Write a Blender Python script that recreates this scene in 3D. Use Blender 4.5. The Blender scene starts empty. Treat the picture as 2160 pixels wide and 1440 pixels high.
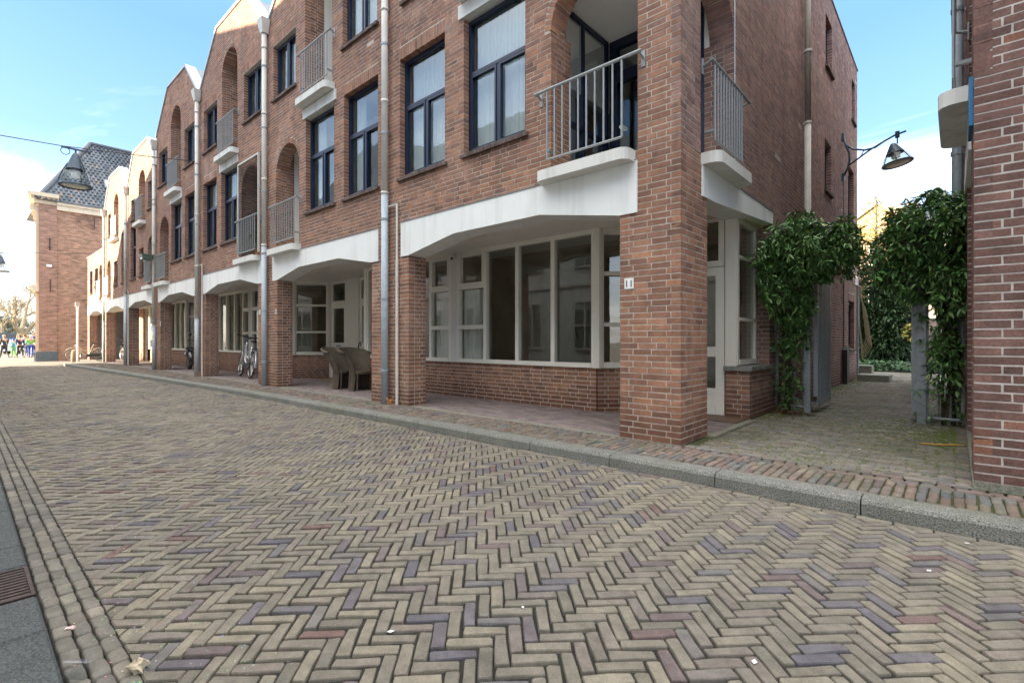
import bpy, math, random
import numpy as np
from mathutils import Vector, Matrix
R = math.radians
sc = bpy.context.scene
COL = sc.collection
# ------------------------------------------------------------------ camera, sky, sun, exposure
# plan coordinates: u runs down the street (world -X), v runs into the alley (world +Y), z up, metres
CAMH = 1.07
cd = bpy.data.cameras.new("camera"); cam = bpy.data.objects.new("camera", cd); COL.objects.link(cam)
cam.location = (0, 0, CAMH); cam.rotation_euler = (R(90), 0, math.atan2(.6665, .7455))
cd.sensor_width = 36; cd.lens = 36 * 1046 / 2160; cd.shift_y = -2 / 2160; cd.clip_start = .05; cd.clip_end = 900
sc.camera = cam
SUN_EL = R(10); SUN_U, SUN_V = .57, -.82
sun_dir = Vector((-SUN_U, SUN_V, 0)).normalized() * math.cos(SUN_EL) + Vector((0, 0, math.sin(SUN_EL)))
wd = bpy.data.worlds.new("World"); sc.world = wd; wd.use_nodes = True
nt = wd.node_tree; nt.nodes.clear()
sky = nt.nodes.new('ShaderNodeTexSky'); sky.sky_type = 'NISHITA'; sky.sun_disc = False
sky.sun_elevation = SUN_EL; sky.sun_rotation = math.atan2(sun_dir.x, sun_dir.y)
sky.dust_density = 1.0; sky.air_density = 1.0; sky.ozone_density = 2.0
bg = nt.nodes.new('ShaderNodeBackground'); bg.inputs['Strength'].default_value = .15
out = nt.nodes.new('ShaderNodeOutputWorld')
tc = nt.nodes.new('ShaderNodeTexCoord')
sep = nt.nodes.new('ShaderNodeSeparateXYZ'); nt.links.new(tc.outputs['Generated'], sep.inputs[0])
def M(nt, op, a, b=None, c=None, clamp=False):
    n = nt.nodes.new('ShaderNodeMath'); n.operation = op; n.use_clamp = clamp
    for i, x in enumerate((a, b, c)):
        if x is None: continue
        if isinstance(x, (int, float)): n.inputs[i].default_value = x
        else: nt.links.new(x, n.inputs[i])
    return n.outputs[0]
# thin cirrus: noise on a plane above the place
zz = M(nt, 'MAXIMUM', M(nt, 'ADD', sep.outputs[2], .12), .05)
cx = M(nt, 'ADD', M(nt, 'DIVIDE', sep.outputs[0], zz), 7.3); cy = M(nt, 'DIVIDE', sep.outputs[1], zz)
cmb = nt.nodes.new('ShaderNodeCombineXYZ'); nt.links.new(cx, cmb.inputs[0]); nt.links.new(M(nt, 'MULTIPLY', cy, 2.2), cmb.inputs[1])
n1 = nt.nodes.new('ShaderNodeTexNoise'); n1.inputs['Scale'].default_value = .42; n1.inputs['Detail'].default_value = 7; n1.inputs['Roughness'].default_value = .55; n1.inputs['Distortion'].default_value = .6
nt.links.new(cmb.outputs[0], n1.inputs['Vector'])
cr = nt.nodes.new('ShaderNodeValToRGB'); cr.color_ramp.elements[0].position = .48; cr.color_ramp.elements[1].position = .80
cr.color_ramp.elements[0].color = (0, 0, 0, 1); cr.color_ramp.elements[1].color = (1, 1, 1, 1)
nt.links.new(n1.outputs[0], cr.inputs[0])
gr = nt.nodes.new('ShaderNodeValToRGB'); e = gr.color_ramp.elements     # pale at the horizon, clear blue above
EXP = 3.6; KK = 1.1 / (.15 * 2 ** EXP)
stops = [(0, (1.2, 1.2, 1.2)), (.12, (.92, 1.06, 1.22)), (.30, (.29, .53, 1.02)), (.47, (.19, .42, .92)), (.7, (.28, .60, 1.15)), (1, (.32, .62, 1.15))]     # clear sky
FILL_DECK = (.50, .74)      # sines of elevation where an added unseen bright cloud sheet closes, lighting the street
while len(e) < len(stops): e.new(.5)
for k, (p, c) in enumerate(stops): e[k].position = p; e[k].color = (c[0] / 9, c[1] / 9, c[2] / 9, 1)
nt.links.new(sep.outputs[2], gr.inputs[0])
m0 = nt.nodes.new('ShaderNodeMix'); m0.data_type = 'RGBA'; m0.inputs[0].default_value = .92
vs_ = nt.nodes.new('ShaderNodeVectorMath'); vs_.operation = 'SCALE'; vs_.inputs['Scale'].default_value = 9 * KK; nt.links.new(gr.outputs[0], vs_.inputs[0])
nt.links.new(sky.outputs[0], m0.inputs[6]); nt.links.new(vs_.outputs[0], m0.inputs[7])
mr = nt.nodes.new('ShaderNodeMapRange'); mr.interpolation_type = 'SMOOTHSTEP'; mr.inputs[1].default_value, mr.inputs[2].default_value = FILL_DECK
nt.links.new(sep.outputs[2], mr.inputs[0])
fill_deck = M(nt, 'MULTIPLY', mr.outputs[0], M(nt, 'ADD', .55, M(nt, 'MULTIPLY', n1.outputs[0], .6)))
cf = M(nt, 'ADD', M(nt, 'MULTIPLY', cr.outputs[0], .6), fill_deck, clamp=True)
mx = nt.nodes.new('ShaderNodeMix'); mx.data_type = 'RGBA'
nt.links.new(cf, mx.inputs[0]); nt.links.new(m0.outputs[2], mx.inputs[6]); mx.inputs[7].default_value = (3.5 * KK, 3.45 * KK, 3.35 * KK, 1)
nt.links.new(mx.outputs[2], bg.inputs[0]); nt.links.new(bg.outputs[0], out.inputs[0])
sd = bpy.data.lights.new("sun", 'SUN'); sd.energy = 2.0; sd.angle = R(.5); sd.color = (1, .84, .62)
so = bpy.data.objects.new("sun", sd); COL.objects.link(so); so.rotation_euler = sun_dir.to_track_quat('Z', 'Y').to_euler(); so.location = (0, -20, 30)
sc.view_settings.view_transform = 'Standard'; sc.view_settings.look = 'None'; sc.view_settings.gamma = 1
sc.view_settings.use_curve_mapping = False; sc.view_settings.exposure = EXP + .16
sc.cycles.max_bounces = 8; sc.cycles.diffuse_bounces = 4; sc.cycles.transparent_max_bounces = 16
# ------------------------------------------------------------------ helpers
ORG = {}
def V(p): return (-p[0], p[1], p[2])
def tag(o, label=None, cat=None, group=None, kind=None):
    for k, v in (('label', label), ('category', cat), ('group', group), ('kind', kind)):
        if v: o[k] = v
    return o
def thing(name, label, cat, base, group=None, rot=None):
    o = bpy.data.objects.new(name, None); COL.objects.link(o); o.empty_display_size = .2
    o.location = V(base); ORG[o.name] = np.array(V(base)) if rot is None else None
    if rot is not None: o.rotation_euler = rot
    return tag(o, label, cat, group)
def clean(name): return name
class MB:
    def __init__(s, local=False): s.v = []; s.f = []; s.local = local
    def pts(s, ps):
        i = len(s.v)
        s.v += [tuple(p) if s.local else V(p) for p in ps]; return i
    def face(s, ps):
        i = s.pts(ps); s.f.append(tuple(range(i, i + len(ps))))
    def hexa(s, p):     # 8 points: bottom ring 0-3, top ring 4-7
        i = s.pts(p)
        for q in ((0, 3, 2, 1), (4, 5, 6, 7), (0, 1, 5, 4), (1, 2, 6, 5), (2, 3, 7, 6), (3, 0, 4, 7)): s.f.append(tuple(i + k for k in q))
    def box(s, a, b, c, d, e, f):
        s.hexa([(a, c, e), (b, c, e), (b, d, e), (a, d, e), (a, c, f), (b, c, f), (b, d, f), (a, d, f)])
    def prism(s, poly, vec):    # poly: list of 3d points, vec extrusion
        n = len(poly); top = [(p[0] + vec[0], p[1] + vec[1], p[2] + vec[2]) for p in poly]
        i = s.pts(list(poly) + top)
        s.f.append(tuple(range(i + n - 1, i - 1, -1))); s.f.append(tuple(range(i + n, i + 2 * n)))
        for k in range(n): s.f.append((i + k, i + (k + 1) % n, i + n + (k + 1) % n, i + n + k))
    def tube(s, pts, r, n=8, closed=False, cap=True):
        pts = [Vector(p) for p in pts]; m = len(pts); rings = []
        rr = r if isinstance(r, (list, tuple)) else [r] * m
        up = None
        for k in range(m):
            a = pts[(k - 1) % m] if (closed or k > 0) else pts[k]
            b = pts[(k + 1) % m] if (closed or k < m - 1) else pts[k]
            t = (b - a).normalized()
            if up is None:
                up = Vector((0, 0, 1)) if abs(t.z) < .9 else Vector((1, 0, 0))
            x = t.cross(up)
            if x.length < 1e-4: x = t.cross(Vector((1, .3, 0)))
            x.normalize(); y = x.cross(t).normalized(); up = y
            rings.append(s.pts([pts[k] + (x * math.cos(2 * math.pi * j / n) + y * math.sin(2 * math.pi * j / n)) * rr[k] for j in range(n)]))
        for k in range(m if closed else m - 1):
            a, b = rings[k], rings[(k + 1) % m]
            for j in range(n): s.f.append((a + j, a + (j + 1) % n, b + (j + 1) % n, b + j))
        if cap and not closed:
            s.f.append(tuple(rings[0] + j for j in range(n - 1, -1, -1))); s.f.append(tuple(rings[-1] + j for j in range(n)))
    def lathe(s, prof, c, n=24, tilt=None):
        rings = []
        for (r, z) in prof:
            ps = [Vector((r * math.cos(2 * math.pi * j / n), r * math.sin(2 * math.pi * j / n), z)) for j in range(n)]
            if tilt: ps = [tilt @ p for p in ps]
            rings.append(s.pts([p + Vector(c) for p in ps]))
        for a, b in zip(rings, rings[1:]):
            for j in range(n): s.f.append((a + j, a + (j + 1) % n, b + (j + 1) % n, b + j))
    def build(s, name, mat, parent=None, smooth=False, kind=None, base=None, label=None, cat=None, group=None):
        me = bpy.data.meshes.new(name); vv = np.array(s.v, dtype=float).reshape(-1, 3)
        if parent is not None: org = ORG.get(parent.name)
        else:
            org = np.array(V(base)) if base is not None else np.array([(vv[:, 0].min() + vv[:, 0].max()) / 2, (vv[:, 1].min() + vv[:, 1].max()) / 2, vv[:, 2].min()])
        if org is not None: vv = vv - org
        me.from_pydata(vv.tolist(), [], s.f)
        o = bpy.data.objects.new(name, me); COL.objects.link(o)
        if parent is not None: o.parent = parent
        else: o.location = org
        ORG[o.name] = org
        me.materials.append(mat)
        if smooth: me.polygons.foreach_set('use_smooth', [True] * len(me.polygons))
        return tag(o, label, cat, group, kind)
def copy_tree(o, parent=None):
    c = o.copy(); COL.objects.link(c)
    if parent is not None: c.parent = parent
    ORG[c.name] = ORG.get(o.name)
    for ch in list(o.children): copy_tree(ch, c)
    return c
def proj(p):    # world XYZ -> photo px, depth
    c, s_ = .6665, .7455
    u, v, z = -p[0], p[1], p[2]
    w = c * u + s_ * v; r = -s_ * u + c * v
    if w < .3: return None
    return 1080 + 1046 * r / w, 718 + 1046 * (CAMH - z) / w, w
def mesh_np(name, verts, faces_n, loops, mat, parent, smooth, kind=None):
    me = bpy.data.meshes.new(name); nv = len(verts)
    me.vertices.add(nv); me.vertices.foreach_set('co', verts.astype(np.float32).ravel())
    me.loops.add(len(loops)); me.loops.foreach_set('vertex_index', loops.astype(np.int32))
    me.polygons.add(len(faces_n)); st = np.concatenate([[0], np.cumsum(faces_n)[:-1]])
    me.polygons.foreach_set('loop_start', st.astype(np.int32)); me.polygons.foreach_set('loop_total', faces_n.astype(np.int32))
    me.update(calc_edges=True); me.materials.append(mat)
    me.polygons.foreach_set('use_smooth', np.full(len(faces_n), bool(smooth)))
    o = bpy.data.objects.new(name, me); COL.objects.link(o); o.parent = parent
    ORG[o.name] = ORG.get(parent.name)
    if kind: o['kind'] = kind
    return o
class Pieces:
    """many alike pieces: the ones that show largest become objects, the rest one joined part"""
    def __init__(s, parent, name, mat, variants, limit=290, smooth=False, minpx=9):
        s.p, s.n, s.m, s.vars, s.lim, s.sm, s.minpx = parent, name, mat, variants, limit, smooth, minpx
        s.items = []
    def add(s, c, ax, ay, az, var=None):   # plan coords; ax,ay,az full-size vectors
        s.items.append((V(c), V(ax), V(ay), V(az), random.randrange(len(s.vars)) if var is None else var))
    def flush(s):
        if not s.items: return
        org = ORG[s.p.name]
        sc_ = []
        for i, (c, ax, ay, az, k) in enumerate(s.items):
            q = proj(c)
            if q is None or q[0] < -30 or q[0] > 2190 or q[1] < -30 or q[1] > 1480: continue
            L = max(Vector(ax).length, Vector(az).length, Vector(ay).length)
            px = 1046 * L / q[2]
            if px > s.minpx: sc_.append((px, i))
        sc_.sort(reverse=True); pick = set(i for _, i in sc_[:s.lim])
        meshes = {}
        rest = {}
        for i, (c, ax, ay, az, k) in enumerate(s.items):
            A = Matrix((ax, ay, az)).transposed()
            if A.determinant() < 0: A = Matrix((tuple(-x for x in ax), ay, az)).transposed()
            if i in pick:
                if k not in meshes:
                    vv, ff = s.vars[k]; me = bpy.data.meshes.new(s.n); me.from_pydata([tuple(x) for x in vv], [], ff)
                    me.materials.append(s.m)
                    if s.sm: me.polygons.foreach_set('use_smooth', [True] * len(me.polygons))
                    meshes[k] = me
                o = bpy.data.objects.new(s.n, meshes[k]); COL.objects.link(o); o.parent = s.p
                m4 = A.to_4x4(); m4.translation = Vector(c) - Vector(org); o.matrix_basis = m4
            else: rest.setdefault(k, []).append((c, A))
        if rest:
            VV, FN, LP = [], [], []; off = 0
            for k, L in rest.items():
                vv, ff = s.vars[k]; vv = np.array(vv)
                Am = np.array([np.array(a) for _, a in L]); C = np.array([c for c, _ in L])
                W = np.einsum('nij,vj->nvi', Am, vv) + C[:, None, :] - org
                VV.append(W.reshape(-1, 3)); nf = np.array([len(f) for f in ff]); lp = np.concatenate([np.array(f) for f in ff])
                n = len(L); FN.append(np.tile(nf, n)); LP.append((lp[None, :] + (np.arange(n) * len(vv))[:, None]).ravel() + off)
                off += n * len(vv)
            mesh_np(s.n, np.concatenate(VV), np.concatenate(FN), np.concatenate(LP), s.m, s.p, s.sm, 'stuff')
def brick_variants(n=6, j=.03, seed=1):
    rnd = random.Random(seed); L = []
    for _ in range(n):
        vs = []
        for z in (-.5, .5):
            for (x, y) in ((-.5, -.5), (.5, -.5), (.5, .5), (-.5, .5)):
                vs.append((x + rnd.uniform(-j, j) * .35, y + (rnd.uniform(-j, j) * .15 if y > 0 else 0), z + rnd.uniform(-j, j) * 1.2))
        L.append((vs, [(0, 3, 2, 1), (4, 5, 6, 7), (0, 1, 5, 4), (1, 2, 6, 5), (2, 3, 7, 6), (3, 0, 4, 7)]))
    return L
def cobble_variants(n=8, cx=.07, cy=.2, wob=.02, top=.12, seed=2, bot=-.5):
    """rounded paving stone, unit size; x = length, y = width, z = height (top at .5)"""
    rnd = random.Random(seed); L = []
    for _ in range(n):
        base = []
        w = lambda: rnd.uniform(-wob, wob)
        pts = [(-.5 + cx, -.5), (0, -.5), (.5 - cx, -.5), (.5, -.5 + cy), (.5, .5 - cy), (.5 - cx, .5), (0, .5), (-.5 + cx, .5), (-.5, .5 - cy), (-.5, -.5 + cy)]
        pts = [(x + w() * .5, y + w() * 2) for x, y in pts]
        vs = [(x, y, bot) for x, y in pts] + [(x, y, .5 - top * 2.2) for x, y in pts] + [(x * (1 - cx * .45), y * (1 - cy * .55), .5 - top * .55) for x, y in pts] + [(x * (1 - cx * 1.3), y * (1 - cy * 1.35), .5 + rnd.uniform(-.02, .02)) for x, y in pts]
        m = len(pts); fs = []
        for r in range(3):
            for k in range(m): fs.append((r * m + k, r * m + (k + 1) % m, (r + 1) * m + (k + 1) % m, (r + 1) * m + k))
        fs.append(tuple(range(3 * m, 4 * m)))
        L.append((vs, fs))
    return L
BRV = brick_variants()
# ------------------------------------------------------------------ materials
def newmat(name):
    m = bpy.data.materials.new(name); m.use_nodes = True
    return m, m.node_tree, m.node_tree.nodes['Principled BSDF']
def noise(nt, scale, detail=4, rough=.6, vec=None):
    n = nt.nodes.new('ShaderNodeTexNoise'); n.inputs['Scale'].default_value = scale; n.inputs['Detail'].default_value = detail; n.inputs['Roughness'].default_value = rough
    if vec is None:
        g = nt.nodes.new('ShaderNodeNewGeometry'); vec = g.outputs['Position']
    nt.links.new(vec, n.inputs['Vector']); return n.outputs[0]
def ramp(nt, fac, stops, const=False):
    r = nt.nodes.new('ShaderNodeValToRGB'); e = r.color_ramp.elements
    if const: r.color_ramp.interpolation = 'CONSTANT'
    while len(e) < len(stops): e.new(.5)
    for k, (p, c) in enumerate(stops):
        e[k].position = p; e[k].color = (c[0], c[1], c[2], 1)
    nt.links.new(fac, r.inputs[0]); return r.outputs[0]
def mixc(nt, fac, a, b, mode='MIX'):
    n = nt.nodes.new('ShaderNodeMix'); n.data_type = 'RGBA'; n.blend_type = mode
    for i, x in ((0, fac), (6, a), (7, b)):
        if isinstance(x, (int, float)): n.inputs[i].default_value = x
        elif isinstance(x, tuple): n.inputs[i].default_value = (x[0], x[1], x[2], 1)
        else: nt.links.new(x, n.inputs[i])
    return n.outputs[2]
def bump(nt, b, h, strength, dist=.01):
    n = nt.nodes.new('ShaderNodeBump'); n.inputs['Strength'].default_value = strength; n.inputs['Distance'].default_value = dist
    nt.links.new(h, n.inputs['Height']); nt.links.new(n.outputs[0], b.inputs['Normal'])
def rnd_island(nt):
    g = nt.nodes.new('ShaderNodeNewGeometry'); o = nt.nodes.new('ShaderNodeObjectInfo')
    return M(nt, 'FRACT', M(nt, 'ADD', g.outputs['Random Per Island'], o.outputs['Random']))
def mat_piece(name, stops, grain=70, var=.35, rough=.85, bmp=.35, dist=.004, dirt=None, blot=6, lv=.2):
    m, nt, b = newmat(name)
    r = rnd_island(nt); col = ramp(nt, r, stops)
    n = noise(nt, grain, 5, .7); n2 = noise(nt, blot, 3, .6)
    col = mixc(nt, M(nt, 'MULTIPLY', M(nt, 'SUBTRACT', .62, n, clamp=True), var * 3.2, clamp=True), col, (0, 0, 0))
    col = mixc(nt, 1.0, col, ramp(nt, n2, [(.3, (.78, .78, .78)), (.7, (1.2, 1.2, 1.2))]), 'MULTIPLY')
    r2 = M(nt, 'FRACT', M(nt, 'MULTIPLY', r, 37.7))
    col = mixc(nt, 1.0, col, ramp(nt, r2, [(0, (1 - lv, 1 - lv, 1.02 - lv)), (1, (1 + lv, 1 + lv, .98 + lv))]), 'MULTIPLY')
    if dirt: col = dirt(nt, col)
    nt.links.new(col, b.inputs['Base Color']); b.inputs['Roughness'].default_value = rough
    b.inputs['Specular IOR Level'].default_value = .35
    bump(nt, b, n, bmp, dist)
    return m
def mat_plain(name, c, rough=.6, metal=0, nscale=8, nvar=.12, bmp=0, spec=.5, coat=0, bs=40):
    m, nt, b = newmat(name)
    n = noise(nt, nscale, 5, .65)
    lo = tuple(x * (1 - nvar) for x in c); hi = tuple(min(1, x * (1 + nvar)) for x in c)
    nt.links.new(ramp(nt, n, [(.3, lo), (.7, hi)]), b.inputs['Base Color'])
    b.inputs['Roughness'].default_value = rough; b.inputs['Metallic'].default_value = metal; b.inputs['Specular IOR Level'].default_value = spec
    if coat: b.inputs['Coat Weight'].default_value = coat
    if bmp: bump(nt, b, noise(nt, bs, 5, .7), bmp, .005)
    return m
def streaks(nt, col, c=(.12, .1, .08), amt=.5, lo=.55, hi=.8):
    g = nt.nodes.new('ShaderNodeNewGeometry'); mp = nt.nodes.new('ShaderNodeMapping'); mp.inputs['Scale'].default_value = (5, 5, .45)
    nt.links.new(g.outputs['Position'], mp.inputs['Vector'])
    n = noise(nt, 1.0, 6, .65, mp.outputs[0])
    return mixc(nt, M(nt, 'MULTIPLY', ramp(nt, n, [(lo, (0, 0, 0)), (hi, (1, 1, 1))]), amt), col, c)
RED = [(0, (.245, .128, .09)), (.2, (.325, .168, .112)), (.45, (.37, .192, .122)), (.62, (.295, .156, .112)), (.8, (.40, .195, .115)), (.92, (.265, .146, .112)), (1, (.43, .22, .13))]
def efflo(nt, col):
    g = nt.nodes.new('ShaderNodeNewGeometry')
    n = noise(nt, .9, 6, .75)
    col = mixc(nt, M(nt, 'MULTIPLY', ramp(nt, n, [(.56, (0, 0, 0)), (.76, (1, 1, 1))]), .42), col, (.46, .39, .34))
    col = streaks(nt, col, (.07, .055, .05), .6, .5, .78)
    col = mixc(nt, 1.0, col, ramp(nt, noise(nt, .45, 5, .7), [(.3, (.80, .82, .84)), (.68, (1.1, 1.08, 1.06))]), 'MULTIPLY')
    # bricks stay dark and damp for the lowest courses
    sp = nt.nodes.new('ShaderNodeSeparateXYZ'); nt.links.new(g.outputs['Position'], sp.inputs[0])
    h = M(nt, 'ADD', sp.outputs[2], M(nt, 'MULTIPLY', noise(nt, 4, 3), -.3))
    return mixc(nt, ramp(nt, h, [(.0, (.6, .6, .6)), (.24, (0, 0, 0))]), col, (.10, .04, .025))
mBrick = mat_piece("brick_red", RED, 55, .3, .88, .4, .004, efflo)
mBrickD = mat_piece("brick_purple", [(0, (.15, .085, .074)), (.4, (.205, .112, .092)), (.75, (.17, .096, .084)), (.93, (.23, .12, .095)), (1, (.31, .14, .085))], 60, .45, .85, .5, .004)
mBrickA = mat_piece("brick_alley", [(0, (.25, .15, .13)), (.35, (.36, .21, .17)), (.7, (.31, .185, .16)), (.9, (.39, .215, .165)), (1, (.28, .18, .17))], 55, .3, .88, .4, .004, efflo)
def mortar(name, c, v=.2):
    return mat_plain(name, c, .95, 0, 12, v, .5, .2)
mMortar = mortar("mortar_grey", (.47, .42, .36)); mMortarL = mortar("mortar_pale", (.50, .465, .43), .2)
def mat_oldbrick(name, c1, c2, mort, bw=.215, bh=.065, msize=.009, axis='y', blot=.8, soot=.5, bmpd=.01):
    """brick face for walls too far off to tell the bricks apart"""
    m, nt, b = newmat(name); g = nt.nodes.new('ShaderNodeNewGeometry'); s = nt.nodes.new('ShaderNodeSeparateXYZ'); nt.links.new(g.outputs['Position'], s.inputs[0])
    cb = nt.nodes.new('ShaderNodeCombineXYZ')
    nt.links.new(s.outputs[1] if axis == 'y' else s.outputs[0], cb.inputs[0]); nt.links.new(s.outputs[2], cb.inputs[1])
    t = nt.nodes.new('ShaderNodeTexBrick'); t.inputs['Scale'].default_value = 1; t.inputs['Brick Width'].default_value = bw; t.inputs['Row Height'].default_value = bh; t.inputs['Mortar Size'].default_value = msize
    t.inputs['Color1'].default_value = (*c1, 1); t.inputs['Color2'].default_value = (*c2, 1); t.inputs['Mortar'].default_value = (*mort, 1)
    nt.links.new(cb.outputs[0], t.inputs['Vector'])
    mp = nt.nodes.new('ShaderNodeMapping'); mp.inputs['Scale'].default_value = (2.2, 2.2, 9); nt.links.new(g.outputs['Position'], mp.inputs['Vector'])
    n = noise(nt, 1, 6, .7, mp.outputs[0]); n2 = noise(nt, blot, 5, .7)
    col = mixc(nt, 1.0, t.outputs['Color'], ramp(nt, n, [(.3, (.5, .5, .5)), (.65, (1.35, 1.3, 1.25))]), 'MULTIPLY')
    col = mixc(nt, M(nt, 'MULTIPLY', ramp(nt, n2, [(.52, (0, 0, 0)), (.66, (1, 1, 1))]), soot), col, (.07, .05, .045))
    nt.links.new(col, b.inputs['Base Color']); b.inputs['Roughness'].default_value = .9
    bump(nt, b, M(nt, 'ADD', M(nt, 'MULTIPLY', t.outputs['Fac'], -1), n), .5, bmpd)
    return m
mOld = mat_oldbrick("brick_old_weathered", (.44, .25, .17), (.30, .16, .12), (.36, .29, .22))
mOldX = mat_oldbrick("brick_old_front", (.38, .12, .06), (.30, .10, .05), (.36, .29, .22), axis='x', soot=.1)
mOppX = mat_oldbrick("brick_opposite", (.22, .13, .10), (.17, .10, .08), (.36, .33, .3), axis='x', soot=.1)
def mat_paint(name, c, rough=.55, dirt=.25, dc=(.25, .23, .2)):
    m, nt, b = newmat(name)
    n = noise(nt, 3, 5, .6)
    col = ramp(nt, n, [(.3, tuple(x * .95 for x in c)), (.7, c)])
    col = streaks(nt, col, dc, dirt, .50, .76)
    col = mixc(nt, 1.0, col, ramp(nt, noise(nt, .8, 6, .7), [(.3, (.95, .95, .94)), (.6, (1, 1, 1))]), 'MULTIPLY')
    nt.links.new(col, b.inputs['Base Color']); b.inputs['Roughness'].default_value = rough
    bump(nt, b, noise(nt, 90, 4, .7), .12, .003)
    return m
mWhite = mat_paint("masonry_paint_white", (.82, .84, .82), .55, .28); mSoffit = mat_paint("soffit_paint", (.82, .80, .75), .8, .06)
mCream = mat_paint("frame_paint_cream", (.80, .78, .70), .4, .10); mWhiteB = mat_paint("painted_brick_white", (.72, .72, .70), .6, .1)
mNavy = mat_plain("frame_paint_navy", (.007, .014, .038), .35, 0, 12, .2, .05, .5)
mSteel = mat_plain("galvanised_steel", (.33, .37, .40), .5, .35, 26, .2, .15, .5)
mRail = mat_plain("railing_zinc", (.27, .29, .29), .5, .2, 22, .12)
mZinc = mat_plain("pipe_painted_beige", (.60, .58, .52), .5, 0, 5, .12, .1)
mZincB = mat_plain("pipe_galvanised_blue", (.40, .46, .50), .45, .0, 20, .14, .1)
mCap = mat_plain("gable_capping", (.40, .43, .45), .4, .2, 6, .1)
mSlate = mat_plain("roof_sheet_grey", (.16, .18, .20), .6, 0, 4, .2, .1)
mConc = mat_paint("balcony_concrete", (.70, .70, .66), .75, .5)
mSill = mat_piece("sill_brick", [(0, (.10, .075, .065)), (.5, (.17, .12, .10)), (1, (.13, .10, .09))], 40, .5, .9, .5)
mStoneCap = mat_plain("bluestone_cap", (.22, .22, .21), .8, 0, 8, .35, .5)
mBlack = mat_plain("black_plastic", (.015, .015, .017), .45); mRubber = mat_plain("rubber", (.02, .02, .02), .8)
mInt = mat_plain("room_plaster", (.55, .48, .40), .9, 0, 2, .1); mIntD = mat_plain("room_wood_floor", (.14, .09, .06), .6, 0, 5, .2)
mIntW = mat_plain("room_wood_wall", (.60, .50, .39), .8, 0, 3, .15)
def mat_curtain(name, c, tr=.25):
    m, nt, b = newmat(name); b.inputs['Base Color'].default_value = (*c, 1); b.inputs['Roughness'].default_value = .9
    b.inputs['Subsurface Weight'].default_value = 0; b.inputs['Specular IOR Level'].default_value = .1
    return m
mCurt = mat_curtain("net_curtain", (.80, .81, .80)); mCurtY = mat_curtain("cream_curtain", (.62, .55, .40))
def mat_glass(name, tint=(.86, .9, .9), ior=1.9, gl=.04):
    m = bpy.data.materials.new(name); m.use_nodes = True; nt = m.node_tree; nt.nodes.clear()
    o = nt.nodes.new('ShaderNodeOutputMaterial'); tr = nt.nodes.new('ShaderNodeBsdfTransparent'); g = nt.nodes.new('ShaderNodeBsdfGlossy')
    tr.inputs[0].default_value = (*tint, 1); g.inputs['Roughness'].default_value = .012
    fr = nt.nodes.new('ShaderNodeFresnel'); fr.inputs[0].default_value = ior
    # slightly wavy sheets
    bp = nt.nodes.new('ShaderNodeBump'); bp.inputs['Strength'].default_value = .05; bp.inputs['Distance'].default_value = .02
    nt.links.new(noise(nt, 2.2, 2, .5), bp.inputs['Height']); nt.links.new(bp.outputs[0], g.inputs['Normal'])
    gg = nt.nodes.new('ShaderNodeNewGeometry')      # one reflection per sheet of glass
    f = M(nt, 'MULTIPLY', M(nt, 'ADD', fr.outputs[0], gl, clamp=True), M(nt, 'SUBTRACT', 1.0, gg.outputs['Backfacing']))
    mx = nt.nodes.new('ShaderNodeMixShader'); nt.links.new(f, mx.inputs[0]); nt.links.new(tr.outputs[0], mx.inputs[1]); nt.links.new(g.outputs[0], mx.inputs[2])
    nt.links.new(mx.outputs[0], o.inputs[0]); return m
mGlass = mat_glass("window_glass", ior=2.3, gl=.24); mGlassS = mat_glass("shop_glass", (.86, .88, .86), 2.1, .07)
mGlassClear = mat_glass("lamp_acrylic", (.9, .92, .92), 1.5, .02)
mLeaf = mat_piece("leaf_glossy_green", [(0, (.05, .115, .035)), (.35, (.10, .23, .065)), (.7, (.155, .33, .09)), (1, (.28, .42, .13))], 30, .12, .36, .1)
mLeaf.node_tree.nodes['Principled BSDF'].inputs['Specular IOR Level'].default_value = .5
mEver = mat_piece("leaf_dark_evergreen", [(0, (.03, .06, .026)), (.6, (.055, .105, .04)), (1, (.095, .16, .06))], 30, .1, .5, .1)
mIvy = mat_piece("leaf_ground_ivy", [(0, (.03, .07, .03)), (.6, (.06, .13, .05)), (1, (.11, .2, .08))], 30, .1, .45, .1)
mGold = mat_piece("leaf_autumn_gold", [(0, (.30, .24, .04)), (.6, (.45, .36, .06)), (1, (.20, .24, .05))], 30, .1, .6, .1)
mBark = mat_plain("bark_brown", (.11, .085, .06), .9, 0, 9, .35, .6); mBarkP = mat_plain("bark_pale", (.26, .20, .14), .9, 0, 9, .3, .5)
mStem = mat_plain("vine_stem", (.09, .07, .045), .9, 0, 15, .3, .5)
PAVE = [(p, tuple(c * k for c, k in zip(col, (.74, .75, .79)))) for p, col in [(0, (.24, .215, .165)), (.22, (.30, .265, .20)), (.45, (.325, .285, .21)), (.62, (.27, .24, .185)), (.78, (.29, .245, .195)), (.86, (.215, .20, .185)), (.91, (.175, .16, .175)), (.95, (.215, .175, .165)), (.985, (.22, .16, .145)), (1, (.22, .135, .115))]]
def road_dirt(nt, col):
    n = noise(nt, 220, 2, .6)
    col = mixc(nt, ramp(nt, n, [(.64, (0, 0, 0)), (.72, (.55, .55, .55))]), col, (.03, .028, .025))
    n2 = noise(nt, .7, 4, .6); n3 = noise(nt, 3.1, 6, .75)
    col = mixc(nt, M(nt, 'MULTIPLY', ramp(nt, n3, [(.55, (0, 0, 0)), (.75, (1, 1, 1))]), .45), col, (.085, .08, .07))
    return mixc(nt, 1.0, col, ramp(nt, n2, [(.3, (.84, .86, .9)), (.7, (1.12, 1.1, 1.05))]), 'MULTIPLY')
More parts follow.
